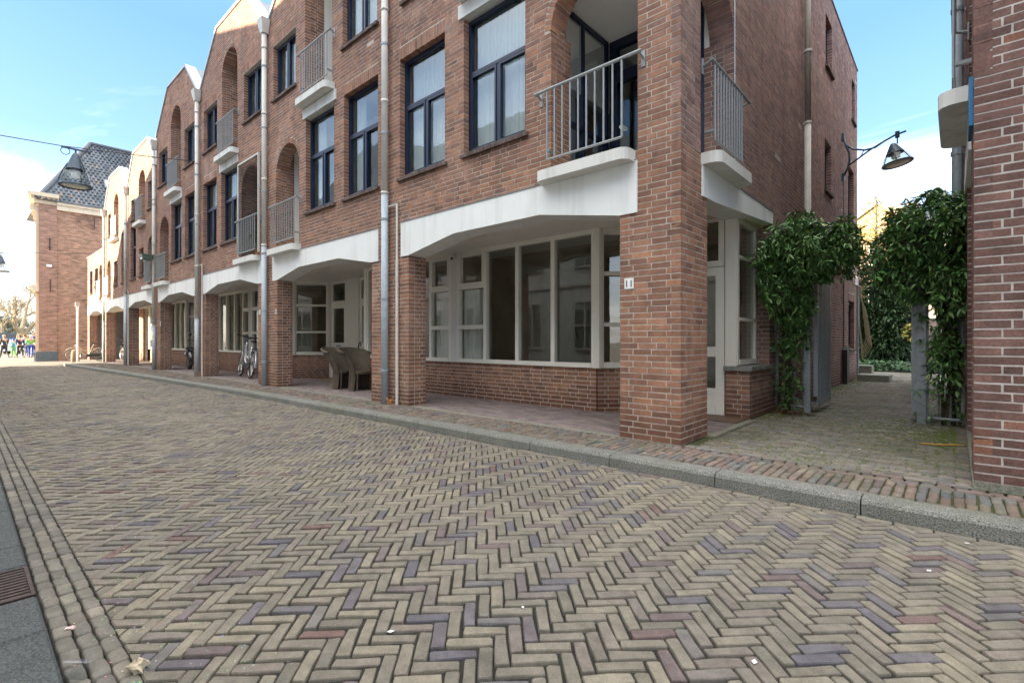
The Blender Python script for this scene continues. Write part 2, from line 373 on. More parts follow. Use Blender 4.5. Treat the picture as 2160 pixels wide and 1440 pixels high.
mClink = mat_piece("road_clinker", PAVE, 120, .3, .8, .6, .004, road_dirt, 14, .1)
mSett = mat_piece("gutter_sett", [(0, (.16, .15, .13)), (.4, (.21, .195, .165)), (.7, (.18, .165, .145)), (1, (.235, .21, .175))], 110, .3, .85, .6, .004, road_dirt, 9)
def mossy(amt, lo, hi):
    def f(nt, col):
        n = noise(nt, 1.1, 5, .65); n2 = noise(nt, 38, 4, .75)
        k = M(nt, 'MULTIPLY', ramp(nt, n, [(lo, (0, 0, 0)), (hi, (1, 1, 1))]), ramp(nt, n2, [(.40, (0, 0, 0)), (.62, (1, 1, 1))]))
        return mixc(nt, M(nt, 'MULTIPLY', k, amt), col, (.085, .105, .03))
    return f
mWalk = mat_piece("pavement_brick", [(0, (.19, .14, .12)), (.25, (.24, .18, .15)), (.5, (.17, .14, .14)), (.7, (.23, .20, .155)), (.85, (.14, .145, .16)), (.94, (.22, .145, .12)), (1, (.13, .16, .17))], 100, .3, .85, .5, .004, mossy(.6, .42, .62), 9)
mAlley = mat_piece("alley_clinker", [(0, (.21, .18, .16)), (.3, (.26, .23, .195)), (.55, (.22, .215, .21)), (.8, (.28, .25, .19)), (.93, (.19, .175, .19)), (1, (.25, .17, .14))], 100, .3, .85, .5, .004, mossy(.8, .4, .6), 9)
mArc = mat_piece("arcade_clinker", [(0, (.22, .18, .17)), (.5, (.27, .215, .20)), (1, (.23, .195, .20))], 90, .3, .85, .4, .003)
mJoint = mat_plain("joint_sand_dark", (.02, .019, .016), .95, 0, 30, .4, .6)
mJointM = mat_piece("joint_moss", [(0, (.06, .065, .03)), (1, (.06, .065, .03))], 60, .3, .95, .8, .006, mossy(.9, .3, .6))
def mat_granite(name, base, dark, light, sc_=160, moss=0):
    m, nt, b = newmat(name); n = noise(nt, sc_, 3, .8); n2 = noise(nt, 5, 4, .6)
    col = ramp(nt, n, [(.36, dark), (.47, base), (.6, light)])
    col = mixc(nt, 1.0, col, ramp(nt, n2, [(.3, (.8, .82, .8)), (.7, (1.12, 1.12, 1.1))]), 'MULTIPLY')
    if moss: col = mossy(moss, .45, .65)(nt, col)
    nt.links.new(col, b.inputs['Base Color']); b.inputs['Roughness'].default_value = .85
    bump(nt, b, n, .6, .004); return m
mKerb = mat_granite("kerb_concrete", (.14, .14, .13), (.035, .035, .03), (.28, .28, .26), 110, .5)
mHard = mat_granite("hardstone_slab", (.055, .060, .063), (.025, .03, .032), (.11, .12, .122), 110)
mStrip = mat_granite("concrete_strip", (.22, .21, .17), (.12, .12, .09), (.3, .29, .25), 60, .4)
mIron = mat_plain("cast_iron_rusty", (.07, .045, .035), .6, .5, 30, .4, .4)
mPlaza = mat_oldbrick("square_paving", (.30, .24, .2), (.24, .2, .17), (.12, .1, .08), .2, .06, .006, 'x', .3, .1)
def _plaza():
    m, nt, b = newmat("square_clinker_ground"); g = nt.nodes.new('ShaderNodeNewGeometry')
    t = nt.nodes.new('ShaderNodeTexBrick'); t.inputs['Scale'].default_value = 1; t.inputs['Brick Width'].default_value = .2; t.inputs['Row Height'].default_value = .065; t.inputs['Mortar Size'].default_value = .006
    t.inputs['Color1'].default_value = (.27, .225, .18, 1); t.inputs['Color2'].default_value = (.22, .185, .16, 1); t.inputs['Mortar'].default_value = (.1, .09, .07, 1)
    nt.links.new(g.outputs['Position'], t.inputs['Vector'])
    col = mixc(nt, 1.0, t.outputs['Color'], ramp(nt, noise(nt, .6, 5), [(.3, (.8, .8, .8)), (.7, (1.15, 1.15, 1.1))]), 'MULTIPLY')
    nt.links.new(col, b.inputs['Base Color']); b.inputs['Roughness'].default_value = .8
    return m
mPlaza = _plaza()
mEarth = mat_plain("earth_far", (.12, .11, .08), .95, 0, .3, .3)
mTile = mat_piece("roof_tile_blue", [(0, (.07, .085, .105)), (.5, (.10, .12, .145)), (.85, (.13, .145, .16)), (1, (.20, .16, .135))], 30, .3, .5, .3, .004)
mGoldS = mat_paint("cornice_ochre", (.64, .56, .42), .6, .3); mCorn = mat_paint("cornice_cream", (.68, .60, .47), .6, .3)
mPlint = mat_plain("plinth_bluegrey", (.10, .13, .15), .7, 0, 6, .2, .3)
mWick = mat_piece("wicker_brown", [(0, (.09, .07, .05)), (1, (.15, .12, .09))], 40, .3, .8, .5)
mPlast = mat_paint("opposite_plaster_white", (.80, .81, .79), .8, .2)
mPlateW = mat_plain("enamel_white", (.78, .79, .78), .3, 0, 6, .03); mBlue = mat_plain("sign_blue", (.02, .17, .36), .4, 0, 6, .05)
mYel = mat_plain("hose_yellow", (.62, .33, .03), .5, 0, 6, .1); mOrange = mat_plain("cable_orange", (.6, .22, .03), .5)
mPaper = mat_plain("waste_paper", (.50, .42, .30), .9, 0, 25, .3, .5); mPink = mat_plain("pink_wrapper", (.70, .50, .50), .6, 0, 40, .2)
def cmat(name, c, rough=.7): return mat_plain(name, c, rough, 0, 9, .12)
# ------------------------------------------------------------------ ground
rnd = random.Random(11)
def zr(v, u=0):
    z = -.11 - (0 if v > 1.7 else .085 * ((1.7 - max(v, .45)) / 1.25) ** 1.2)
    return z + .004 * math.sin(u * 1.9 + v * 2.3) + .003 * math.sin(u * 4.7 - v * 3.1)
def kv(u):   # kerb front line: the street widens a little far down
    return 4.07 if u < 11 else 4.07 - .033 * (u - 11) - .0003 * (u - 11) ** 2
UEND = 30.5
def sheet(mb, us, vs, zf):
    i0 = len(mb.v)
    for u in us:
        for v in vs(u) if callable(vs) else vs: mb.v.append(V((u, v, zf(v, u))))
    n = len(vs(us[0])) if callable(vs) else len(vs)
    for a in range(len(us) - 1):
        for b in range(n - 1): mb.f.append((i0 + a * n + b, i0 + a * n + b + 1, i0 + (a + 1) * n + b + 1, i0 + (a + 1) * n + b))
mb = MB(); mb.face([(-300, -300, -.35), (500, -300, -.35), (500, 300, -.35), (-300, 300, -.35)])
g_ = mb.build("ground", mEarth, kind='structure', base=(0, 0, -.35))
mb = MB(); mb.face([(32, 4.9, -.135), (32, -40, -.135), (130, -60, -.3), (130, 60, -.3), (36.7, 30, -.135), (36.7, 4.9, -.135)])
mb.build("square", mPlaza, kind='structure', base=(40, 0, -.135))
us = [-5 + .5 * k for k in range(76)]
mb = MB(); sheet(mb, us, lambda u: [.46, .8, 1.2, 1.6, 2, 2.4, 2.8, 3.2, 3.6, kv(u) + .02], lambda v, u: zr(v, u) - .011)
road = mb.build("road", mJoint, kind='structure', base=(5, 2, -.11), smooth=True)
# herringbone clinkers, 45 degrees to the kerb
CB = cobble_variants(20, .026, .12, .036, .12, 5)
L_, W_ = .188, .0605
P = Pieces(road, 'paving_brick', mClink, CB, 295, False, 30)
a45 = R(45); ex = Vector((math.cos(a45), math.sin(a45), 0)); ey = Vector((-math.sin(a45), math.cos(a45), 0))
cut = MB()
def clip(poly, lo, hi):
    def half(poly, f):
        o = []
        for k in range(len(poly)):
            p, q = poly[k], poly[(k + 1) % len(poly)]; a, b = f(p), f(q)
            if a >= 0: o.append(p)
            if (a >= 0) != (b >= 0):
                t = a / (a - b); o.append((p[0] + (q[0] - p[0]) * t, p[1] + (q[1] - p[1]) * t))
        return o
    return half(half(poly, lambda p: p[1] - lo), lambda p: hi - p[1]) if poly else poly
def clinker(c, d, w_):  # c centre, d direction of length, w_ width dir
    u, v = c.x, c.y
    if u < -4.5 or u > 32: return
    lo, hi = .464, kv(u) - .075
    ext = (L_ * abs(d.y) + W_ * abs(w_.y)) / 2
    if v + ext < lo or v - ext > hi: return
    ln, wd_ = L_ - .0075, W_ - .0075
    zt = zr(v, u) + rnd.gauss(0, .0016)
    if v - ext < lo or v + ext > hi:
        poly = [c + d * (ln / 2) * a + w_ * (wd_ / 2) * b for a, b in ((-1, -1), (1, -1), (1, 1), (-1, 1))]
        pl = clip([(p.x, p.y) for p in poly], lo, hi)
        if len(pl) < 3: return
        ctr = (sum(p[0] for p in pl) / len(pl), sum(p[1] for p in pl) / len(pl))
        ar = abs(sum(pl[k][0] * pl[(k + 1) % len(pl)][1] - pl[(k + 1) % len(pl)][0] * pl[k][1] for k in range(len(pl)))) / 2
        if ar < .0012: return
        n = len(pl); i = cut.pts([(p[0], p[1], zt - .05) for p in pl] + [(p[0], p[1], zt - .007) for p in pl] + [(ctr[0] + (p[0] - ctr[0]) * .9, ctr[1] + (p[1] - ctr[1]) * .9, zt) for p in pl])
        for r_ in range(2):
            for k in range(n): cut.f.append((i + r_ * n + k, i + r_ * n + (k + 1) % n, i + (r_ + 1) * n + (k + 1) % n, i + (r_ + 1) * n + k))
        cut.f.append(tuple(range(i + 2 * n, i + 3 * n))); return
    a = rnd.gauss(0, .011); dd = (d * math.cos(a) + w_ * math.sin(a)); ww = (w_ * math.cos(a) - d * math.sin(a))
    tx, ty = rnd.gauss(0, .010), rnd.gauss(0, .02)
    P.add((u + rnd.gauss(0, .0008), v + rnd.gauss(0, .0008), zt - .03), tuple((dd + Vector((0, 0, tx))) * (ln + rnd.gauss(0, .0015))), tuple((ww + Vector((0, 0, ty))) * (wd_ + rnd.gauss(0, .001))), (0, 0, .06))
o0 = Vector((1.0, 2.0, 0))
for i in range(-420, 420):
    for j in range(-120, 120):
        b = o0 + ex * (i * W_ + j * L_) + ey * (i * W_ - j * L_)
        if not (-4.8 < b.x < 32.3 and .1 < b.y < 4.3): continue
        clinker(b + ex * L_ / 2 + ey * W_ / 2, ex, ey)
        clinker(b + ex * (-W_ / 2 + 0) + ey * (L_ / 2 + 0) , ey, -ex)
P.flush()
cut.build('cut_paving_brick', mClink, road, kind='stuff')
# stretcher row along the kerb, one brick wide
P = Pieces(road, 'edging_brick', mClink, CB, 120, True, 14)
u = -4.5
while u < UEND:
    v = (kv(u) - .037); d = Vector((1, (kv(u + .2) - kv(u)) / .2, 0)).normalized()
    P.add((u + .1, v + rnd.gauss(0, .002), zr(v, u) - .028 + rnd.gauss(0, .002)), tuple(d * .192), (0, .06, 0), (0, 0, .06)); u += .2
P.flush()
# gutter setts: three rows, and hardstone slabs with a gully
mb = MB(); mb.box(-4.5, 32, -1.6, .465, -.33, -.225); gut = mb.build("gutter", mJoint, kind='structure', base=(5, .3, -.3))
SV = cobble_variants(10, .09, .12, .03, .12, 8)
P = Pieces(gut, 'gutter_sett', mSett, SV, 290, True, 12)
for r_ in range(3):
    u = -4 + r_ * .04
    while u < 32:
        l = rnd.uniform(.112, .14); P.add((u + l / 2, .302 + r_ * .064, -.232 + rnd.gauss(0, .002)), (l - .006, rnd.gauss(0, .001), 0), (rnd.gauss(0, .002), .060, rnd.gauss(0, .001)), (0, 0, .07)); u += l
P.flush()
mb = MB(); mb.box(-5, 34, -1.62, -.32, -.33, -.21); mb.build("pavement_opposite", mHard, kind='structure', base=(5, -1, -.3))
js = [-4.3, -3.3, -2.3, -1.2, -.1, .95, 1.95, 2.97, 3.42, 3.92, 4.32, 5.28, 6.3] + [6.3 + k * 1.0 for k in range(1, 27)]
for a, b in zip(js, js[1:]):
    if abs(a - 3.42) < .01: continue
    mb = MB(); z0 = -.197; e = .012
    mb.hexa([(a + .004, -.32, -.3), (b - .004, -.32, -.3), (b - .004, .264, -.3), (a + .004, .264, -.3), (a + .004, -.32, z0 - e), (b - .004, -.32, z0 - e), (b - .004, .264, z0 - e), (a + .004, .264, z0 - e)])
    mb.hexa([(a + .004, -.32, z0 - e), (b - .004, -.32, z0 - e), (b - .004, .264, z0 - e), (a + .004, .264, z0 - e), (a + .016, -.31, z0), (b - .016, -.31, z0), (b - .016, .252, z0), (a + .016, .252, z0)])
    mb.build('hardstone_slab', mHard, gut)
gr_ = thing("gully_grate", "rusty slotted gully grate between the grey gutter slabs", "drain", (3.67, .1, -.21))
mb = MB(); mb.box(3.44, 3.90, -.1, .262, -.3, -.24); mb.build('pit', mBlack, gr_)
mb = MB()
for v0, v1 in ((-.1, -.085), (.247, .262)): mb.box(3.44, 3.90, v0, v1, -.235, -.199)
for u0, u1 in ((3.44, 3.455), (3.885, 3.90)): mb.box(u0, u1, -.085, .247, -.235, -.199)
mb.build('frame', mIron, gr_)
for k in range(10):
    mb = MB(); u0 = 3.468 + k * .0425; mb.box(u0, u0 + .024, -.084, .246, -.235, -.203); mb.build('grate_bar', mIron, gr_)
mb = MB(); mb.box(3.40, 3.435, -.1, .03, -.2, -.192); mb.build('frame_edge', mSteel, gr_)
# kerb
kerb = None
mb = MB(); us2 = [-4.5 + k * .5 for k in range(71)]; i0 = 0
sheet(mb, us2, lambda u: [kv(u) + .02, kv(u) + .15], lambda v, u: -.02); kerb = mb.build("kerb", mJoint, kind='structure', base=(5, 4.1, -.1))
u = .963 - 5.5 * .97
while u < UEND:
    a, b = u + .004, u + .966
    pr = [(0.012, -.2), (0.012, -.13), (.0, -.12), (.004, -.03), (.018, -.008), (.04, .001), (.17, .003), (.17, -.2)]
    mb = MB()
    A = [(a, kv(a) + p, z) for p, z in pr]; B = [(b, kv(b) + p, z) for p, z in pr]; n = len(pr); i = mb.pts(A + B)
    mb.f.append(tuple(range(i, i + n))); mb.f.append(tuple(range(i + 2 * n - 1, i + n - 1, -1)))
    for k in range(n): mb.f.append((i + k, i + n + k, i + n + (k + 1) % n, i + (k + 1) % n))
    mb.build('kerbstone', mKerb, kerb); u += .97
mb = MB(); mb.prism([(30.5, kv(30.5), -.14), (31.6, kv(30.5) + .05, -.14), (33.2, 4.2, -.14), (36.8, 4.3, -.14), (36.8, 4.95, -.14), (30.5, 4.95, -.14)], (0, 0, .142)); mb.build("pavement_end", mStrip, kind='structure', base=(33, 4.5, -.1))
# pavement in front of the houses
mb = MB(); sheet(mb, us2[:71], lambda u: [kv(u) + .16, 4.93], lambda v, u: -.012 if u < UEND else -.02)
walk = mb.build("pavement", mJointM, kind='structure', base=(5, 4.5, 0))
P = Pieces(walk, 'pavement_brick', mWalk, cobble_variants(10, .05, .13, .035, .14, 9), 290, True, 11)
def lay(P, u, v, du, dv, z=0, jit=.003, tz=.008):
    a = rnd.gauss(0, .015)
    P.add((u, v, z - .03 + rnd.gauss(0, .0025)), (du * math.cos(a), du * math.sin(a), rnd.gauss(0, tz) * du), (-dv * math.sin(a), dv * math.cos(a), rnd.gauss(0, tz) * dv), (0, 0, .06))
def rowu(P, u0, u1, v, L=.2, w=.055, z=0, off=0):
    u = u0 - off
    while u < u1:
        a, b = max(u, u0), min(u + L, u1)
        if b - a > .035: lay(P, (a + b) / 2, v, b - a - .008, w, z)
        u += L
u = -4.4; rowu(P, -4.4, UEND, 4.27, z=-.001) if False else None
x = -4.4
while x < UEND:     # edging row behind the kerb follows it
    k = kv(x); P.add((x + .1, k + .20, -.031), (.19, (kv(x + .2) - k), 0), (0, .05, 0), (0, 0, .06)); x += .2
x = -4.4; n = 0
while x < UEND:
    k = kv(x) + .232; split = (.2, .12, .27)[n % 3] + rnd.uniform(-.02, .02); top = 4.745
    segs = [k, k + split]
    while segs[-1] + .19 < top: segs.append(segs[-1] + .19)
    segs = [s_ for s_ in segs if s_ < top - .05] + [top]
    for a, b in zip(segs, segs[1:]): lay(P, x + .031 + rnd.gauss(0, .002), (a + b) / 2, .054, b - a - .01, 0, .003, .05)
    x += .064; n += 1
rowu(P, -4.4, UEND, 4.777, z=0, w=.05)
x = -4.4
while x < UEND:
    lay(P, x + .045, 4.845, .078, .07); x += .092
P.flush()
mb = MB(); mb.box(2.08, UEND, 4.885, 4.975, -.1, .002)
for q in [k for k in range(0)]: pass
mb.build("border_strip", mStrip, kind='structure', base=(10, 4.9, -.1)) if False else None
P = Pieces(walk, 'border_stone', mStrip, brick_variants(4, .01, 4), 60)
x = 2.08
while x < UEND:
    P.add((x + .25, 4.93, -.047), (.49, 0, 0), (0, .085, 0), (0, 0, .1)); x += .5
v = 5.6
while v < 7.1:
    P.add((2.04, v + .26, -.045), (.10, 0, 0), (0, .51, 0), (0, 0, .1)); v += .52
P.flush()
# alley
mb = MB(); mb.box(-.1, 2.09, 4.88, 17.3, -.2, -.012); mb.box(-6, 9, 17.3, 34, -.2, -.013)
mb.box(-1.2, -.1, 4.88, 5.0, -.2, -.012)
alley = mb.build("alley", mJointM, kind='structure', base=(1, 9, 0))
P = Pieces(alley, 'alley_brick', mAlley, cobble_variants(10, .04, .14, .03, .14, 10), 290, True, 11)
v = 4.925; n = 0
while v < 16.9:
    hi = 2.08 if (v < 5.0 or v > 8.1) else (1.98 if v < 7.1 else 2.06)
    sag = -.012 * math.cos((v - 5) * .6) if False else 0
    rowu(P, -.1, hi, v + .026, .205, .053, sag, (n % 2) * .1025 + rnd.uniform(-.01, .01)); v += .0605; n += 1
while v < 21:
    rowu(P, -2.5, 5, v + .026, .205, .053, 0, (n % 2) * .1025 + rnd.uniform(-.01, .01)); v += .0605; n += 1
P.flush()
# arcade floor
mb = MB(); mb.box(2.09, 36.6, 4.97, 9, -.2, -.008)
arc = mb.build("arcade_floor", mJoint, kind='structure', base=(10, 6, 0))
P = Pieces(arc, 'floor_brick', mArc, brick_variants(8, .01, 7), 200, False, 12)
v = 4.985; n = 0
while v < 7.25:
    x = 2.1 - (n % 2) * .1
    while x < 36.5:
        a = max(x, 2.1); P.add(((a + x + .2) / 2, v + .03, -.024 + rnd.gauss(0, .0008)), (x + .2 - a - .005, 0, 0), (0, .057, 0), (0, 0, .05)); x += .2
    v += .062; n += 1
P.flush()
# ------------------------------------------------------------------ walls
C_ = .0652
class Wall:
    def __init__(s, o, d, n): s.o, s.d, s.n = o, d, n
    def P(s, a, dep, z): return (s.o[0] + s.d[0] * a + s.n[0] * dep, s.o[1] + s.d[1] * a + s.n[1] * dep, z)
    def box(s, mb, a, b, d0, d1, z0, z1):
        mb.hexa([s.P(a, d1, z0), s.P(b, d1, z0), s.P(b, d0, z0), s.P(a, d0, z0), s.P(a, d1, z1), s.P(b, d1, z1), s.P(b, d0, z1), s.P(a, d0, z1)])
    def brick(s, P, a, b, dep, z0, z1, out=0):
        c = s.P((a + b) / 2, out - dep / 2, (z0 + z1) / 2); l = b - a
        P.add(c, (s.d[0] * l, s.d[1] * l, 0), (s.n[0] * dep, s.n[1] * dep, 0), (0, 0, z1 - z0))
def cutiv(iv, a, b, tag_=True):
    o = []
    for (x, y, ex_, ey_) in iv:
        if b <= x or a >= y: o.append((x, y, ex_, ey_)); continue
        if a > x: o.append((x, a, ex_, tag_))
        if b < y: o.append((b, y, tag_, ey_))
    return o
REC = [.0028]
def brick_wall(W, s0, s1, z0, z1, P, mort, holes=(), top=None, dep=.25, rev=.11, inset=(0, 0), seed=0, depf=None):
    rg = random.Random(seed * 7919 + 13); n = int(math.ceil((z1 - z0) / C_ - .01)); k0 = round(z0 / C_)
    runs = {}
    for k in range(n):
        zb = z0 + k * C_; zt = min(zb + C_, z1); zm = (zb + zt) / 2
        if zt - zb < .02: continue
        a0, b0 = (s0, s1) if top is None else top(zm)
        if b0 - a0 < .05: continue
        iv = [(a0, b0, a0 <= s0 + 1e-6 and 'e' or 'g', b0 >= s1 - 1e-6 and 'e' or 'g')]; im = list(iv)
        for h in holes:
            if h[0] in 'rx':
                _, ha, hb, za, zb2 = h[:5]
                if za - 1e-6 <= zm < zb2: iv = cutiv(iv, ha, hb); im = cutiv(im, ha, hb)
                elif h[0] == 'r' and zb2 <= zm < zb2 + .2: iv = cutiv(iv, ha, hb, 's')
            else:
                _, ha, hb, za, zs = h[:5]; r_ = (hb - ha) / 2; c = (ha + hb) / 2
                if za - 1e-6 <= zm < zs: iv = cutiv(iv, ha, hb); im = cutiv(im, ha, hb)
                elif zs <= zm < zs + r_ + .105:
                    dz = zm - zs; q = math.sqrt((r_ + .105) ** 2 - dz * dz); iv = cutiv(iv, c - q, c + q, 's')
                    if dz < r_ + .02: q = math.sqrt((r_ + .02) ** 2 - dz * dz); im = cutiv(im, c - q, c + q)
        jo = []; x = s0 + (.155 if (k + k0) % 2 else .105) ; 
        while x < s1 + .3:
            jo.append(x); x += .215
            if rg.random() < .13: x += -.1075 if rg.random() < .5 else .1075
        for (a, b, ea, eb) in iv:
            cs = [a] + [j for j in jo if a + .06 < j < b - .06] + [b]
            for m in range(len(cs) - 1):
                p, q = cs[m], cs[m + 1]; d_ = .05
                lo = p + .006 if m > 0 else (p + (inset[0] if ea == 'e' else (.004 if ea in ('s', 'g') else 0)))
                hi = q - .006 if m < len(cs) - 2 else (q - (inset[1] if eb == 'e' else (.004 if eb in ('s', 'g') else 0)))
                if m == 0 and ea is True: d_ = rev
                if m == len(cs) - 2 and eb is True: d_ = rev
                if m == 0 and ea == 'e' and inset[0] == 0: d_ = .1
                if m == len(cs) - 2 and eb == 'e' and inset[1] == 0: d_ = .1
                out_ = rg.gauss(0, .0008)
                W.brick(P, lo, hi, d_, zb + .0062, zt - .0062, out_)
        for (a, b, ea, eb) in im:
            key = (round(a, 4), round(b, 4), ea, eb)
            if key in runs and abs(runs[key][-1][1] - zb) < 1e-5: runs[key][-1][1] = zt
            else: runs.setdefault(key, []).append([zb, zt])
    for (a, b, ea, eb), L in runs.items():
        for zb, zt in L:
            dd = depf(zb) if depf else dep
            W.box(mort, a + (.004 if ea in (True, 'e') else 0), b - (.004 if eb in (True, 'e') else 0), -dd, -REC[0], zb, zt)
    for h in holes:
        if h[0] == 'r':
            _, ha, hb, za, zb2 = h[:5]
            if zb2 + .2 > z1: continue
            m = round((hb - ha) / .0665); w = (hb - ha) / m
            for q in range(m): W.brick(P, ha + q * w + .005, ha + (q + 1) * w - .005, rev, zb2 + .001, zb2 + .194, rg.gauss(0, .001))
        elif h[0] == 'a':
            _, ha, hb, za, zs = h[:5]; r_ = (hb - ha) / 2; c = (ha + hb) / 2; m = max(8, round(math.pi * (r_ + .02) / .066)); dp = h[5] if len(h) > 5 else .3
            for q in range(m):
                t = math.pi * (q + .5) / m; l = 2 * (r_ + .05) * math.sin(math.pi / 2 / m) - .010
                cc = W.P(c + math.cos(t) * (r_ + .05), -dp / 2 + rg.gauss(0, .001), zs + math.sin(t) * (r_ + .05))
                tx, tz = -math.sin(t), math.cos(t); rx, rz = math.cos(t), math.sin(t)
                P.add(cc, (W.d[0] * tx * l, W.d[1] * tx * l, tz * l), (W.n[0] * dp, W.n[1] * dp, 0), (W.d[0] * rx * .097, W.d[1] * rx * .097, rz * .097))
            # mortar behind the ring
            i = len(mort.v)
            N2 = 20; A = []
            for dpp in (-.003, -dp):
                for rr_ in (r_ + .006, r_ + .08):
                    A.append([mort.pts([W.P(c + math.cos(math.pi * q / N2) * rr_, dpp, zs + math.sin(math.pi * q / N2) * rr_)]) for q in range(N2 + 1)])
            for q in range(N2):
                for x_, y_ in ((0, 1), (1, 3), (3, 2), (2, 0)): mort.f.append((A[x_][q], A[x_][q + 1], A[y_][q + 1], A[y_][q]))
def glazing(W, a, b, z0, z1, dep, parent, name, mat, fw=.055, verts=(), rows=(), th=.07, glass=None, inner=None, bar=.045, noglass=(), topz=None):
    """frame with bars; columns split at verts, rows = list of z per column (or one list for all)"""
    mb = MB(); d0, d1 = -dep - th, -dep
    W.box(mb, a, a + fw, d0, d1, z0, z1); W.box(mb, b - fw, b, d0, d1, z0, z1)
    W.box(mb, a + fw, b - fw, d0, d1, z1 - fw, z1); W.box(mb, a + fw, b - fw, d0, d1 + .012, z0, z0 + fw)
    xs = [a + fw] + [x for v_ in verts for x in (v_ - bar / 2, v_ + bar / 2)] + [b - fw]
    for v_ in verts: W.box(mb, v_ - bar / 2, v_ + bar / 2, d0 + .002, d1 - .002, z0 + fw, (topz - bar / 2) if topz else z1 - fw)
    zt_ = (topz - bar / 2 if topz else z1 - fw)
    if topz: W.box(mb, a + fw, b - fw, d0 + .004, d1 + .008, topz - bar / 2, topz + bar / 2)
    cells = []
    for c in range(len(verts) + 1):
        x0, x1 = xs[2 * c], xs[2 * c + 1]
        rs = rows[c] if rows and isinstance(rows[0], (list, tuple)) else list(rows)
        zs = [z0 + fw] + [z for r_ in rs for z in (r_ - bar / 2, r_ + bar / 2)] + [zt_]
        for r_ in rs: W.box(mb, x0, x1, d0 + .004, d1 + .006, r_ - bar / 2, r_ + bar / 2)
        for q in range(len(rs) + 1): cells.append((x0, x1, zs[2 * q], zs[2 * q + 1], c, q))
    if topz: cells.append((a + fw, b - fw, topz + bar / 2, z1 - fw, 9, 9))
    if inner:       # sash frames inside the cells
        for (x0, x1, y0, y1, c, q) in cells:
            if not inner(c, q): continue
            t = .035; e = .004
            W.box(mb, x0 + e, x0 + t, d0 + .02, d1 + .008, y0 + e, y1 - e); W.box(mb, x1 - t, x1 - e, d0 + .02, d1 + .008, y0 + e, y1 - e)
            W.box(mb, x0 + t, x1 - t, d0 + .02, d1 + .008, y0 + e, y0 + t); W.box(mb, x0 + t, x1 - t, d0 + .02, d1 + .008, y1 - t, y1 - e)
    f = mb.build(name, mat, parent)
    for (x0, x1, y0, y1, c, q) in cells:
        if (c, q) in noglass: continue
        g = MB(); W.box(g, x0, x1, d0 + .028, d0 + .034, y0, y1); g.build('pane', glass or mGlass, f)
    return f, cells
def curtain(W, a, b, z0, z1, dep, parent, mat=None, wl=.07, amp=.015):
    mb = MB(); n = max(6, int((b - a) / (wl / 4))); i = len(mb.v)
    for k in range(n + 1):
        s_ = a + (b - a) * k / n; d_ = -dep + amp * math.sin(s_ / wl * 2 * math.pi) + .006 * math.sin(s_ * 31)
        mb.pts([W.P(s_, d_, z0), W.P(s_, d_, z1), W.P(s_, d_ - .004, z1), W.P(s_, d_ - .004, z0)])
    for k in range(n):
        for q in range(4): mb.f.append((i + 4 * k + q, i + 4 * k + (q + 1) % 4, i + 4 * k + 4 + (q + 1) % 4, i + 4 * k + 4 + q))
    return mb.build('curtain', mat or mCurt, parent)
def sill(W, a, b, z, parent, proud=.055):
    f = MB(); n = max(3, round((b - a) / .072)); w = (b - a) / n
    for k in range(n):
        x0, x1 = a + k * w + .003, a + (k + 1) * w - .003; j = rnd.uniform(-.003, .003)
        f.hexa([W.P(x0, -.14, z - .055), W.P(x1, -.14, z - .055), W.P(x1, proud + j, z - .075), W.P(x0, proud + j, z - .075), W.P(x0, -.14, z + .0), W.P(x1, -.14, z + .0), W.P(x1, proud + j, z - .022), W.P(x0, proud + j, z - .022)])
    return f.build('sill', mSill, parent)
def win(W, a, b, z0, z1, parent, style=3, cur='full', mat=None, dep=.10):
    mat = mat or mNavy; z0 += .0
    if style == 3: f, c = glazing(W, a, b, z0, z1, dep, parent, 'window', mat, .05, [(a + b) / 2], [], inner=lambda c, q: q == 0, topz=z0 + (z1 - z0) * .60)
    elif style == 2: f, c = glazing(W, a, b, z0, z1, dep, parent, 'window', mat, .05, [(a + b) / 2], [], inner=lambda c, q: True)
    else: f, c = glazing(W, a, b, z0, z1, dep, parent, 'window', mat, .05, [], [] if style == 1 else [z0 + (z1 - z0) * .62], inner=lambda c, q: q == 0)
    sill(W, a - .06, b + .03, z0, f)
    if cur == 'full': curtain(W, a + .02, b - .02, z0 + .02, z1 - .02, dep + .16, f)
    elif cur == 'sides':
        curtain(W, b - .30 * (b - a), b - .01, z0 + .02, z1 - .02, dep + .16, f, mCurt); curtain(W, a + .01, a + .16 * (b - a), z0 + .02, z1 - .02, dep + .16, f, mCurt)
    elif cur == 'cream': curtain(W, a + .02, a + .55 * (b - a), z0 + .02, z1 - .02, dep + .16, f, mCurtY)
    return f
def three_light(f, W, a, b, z0, z1): pass
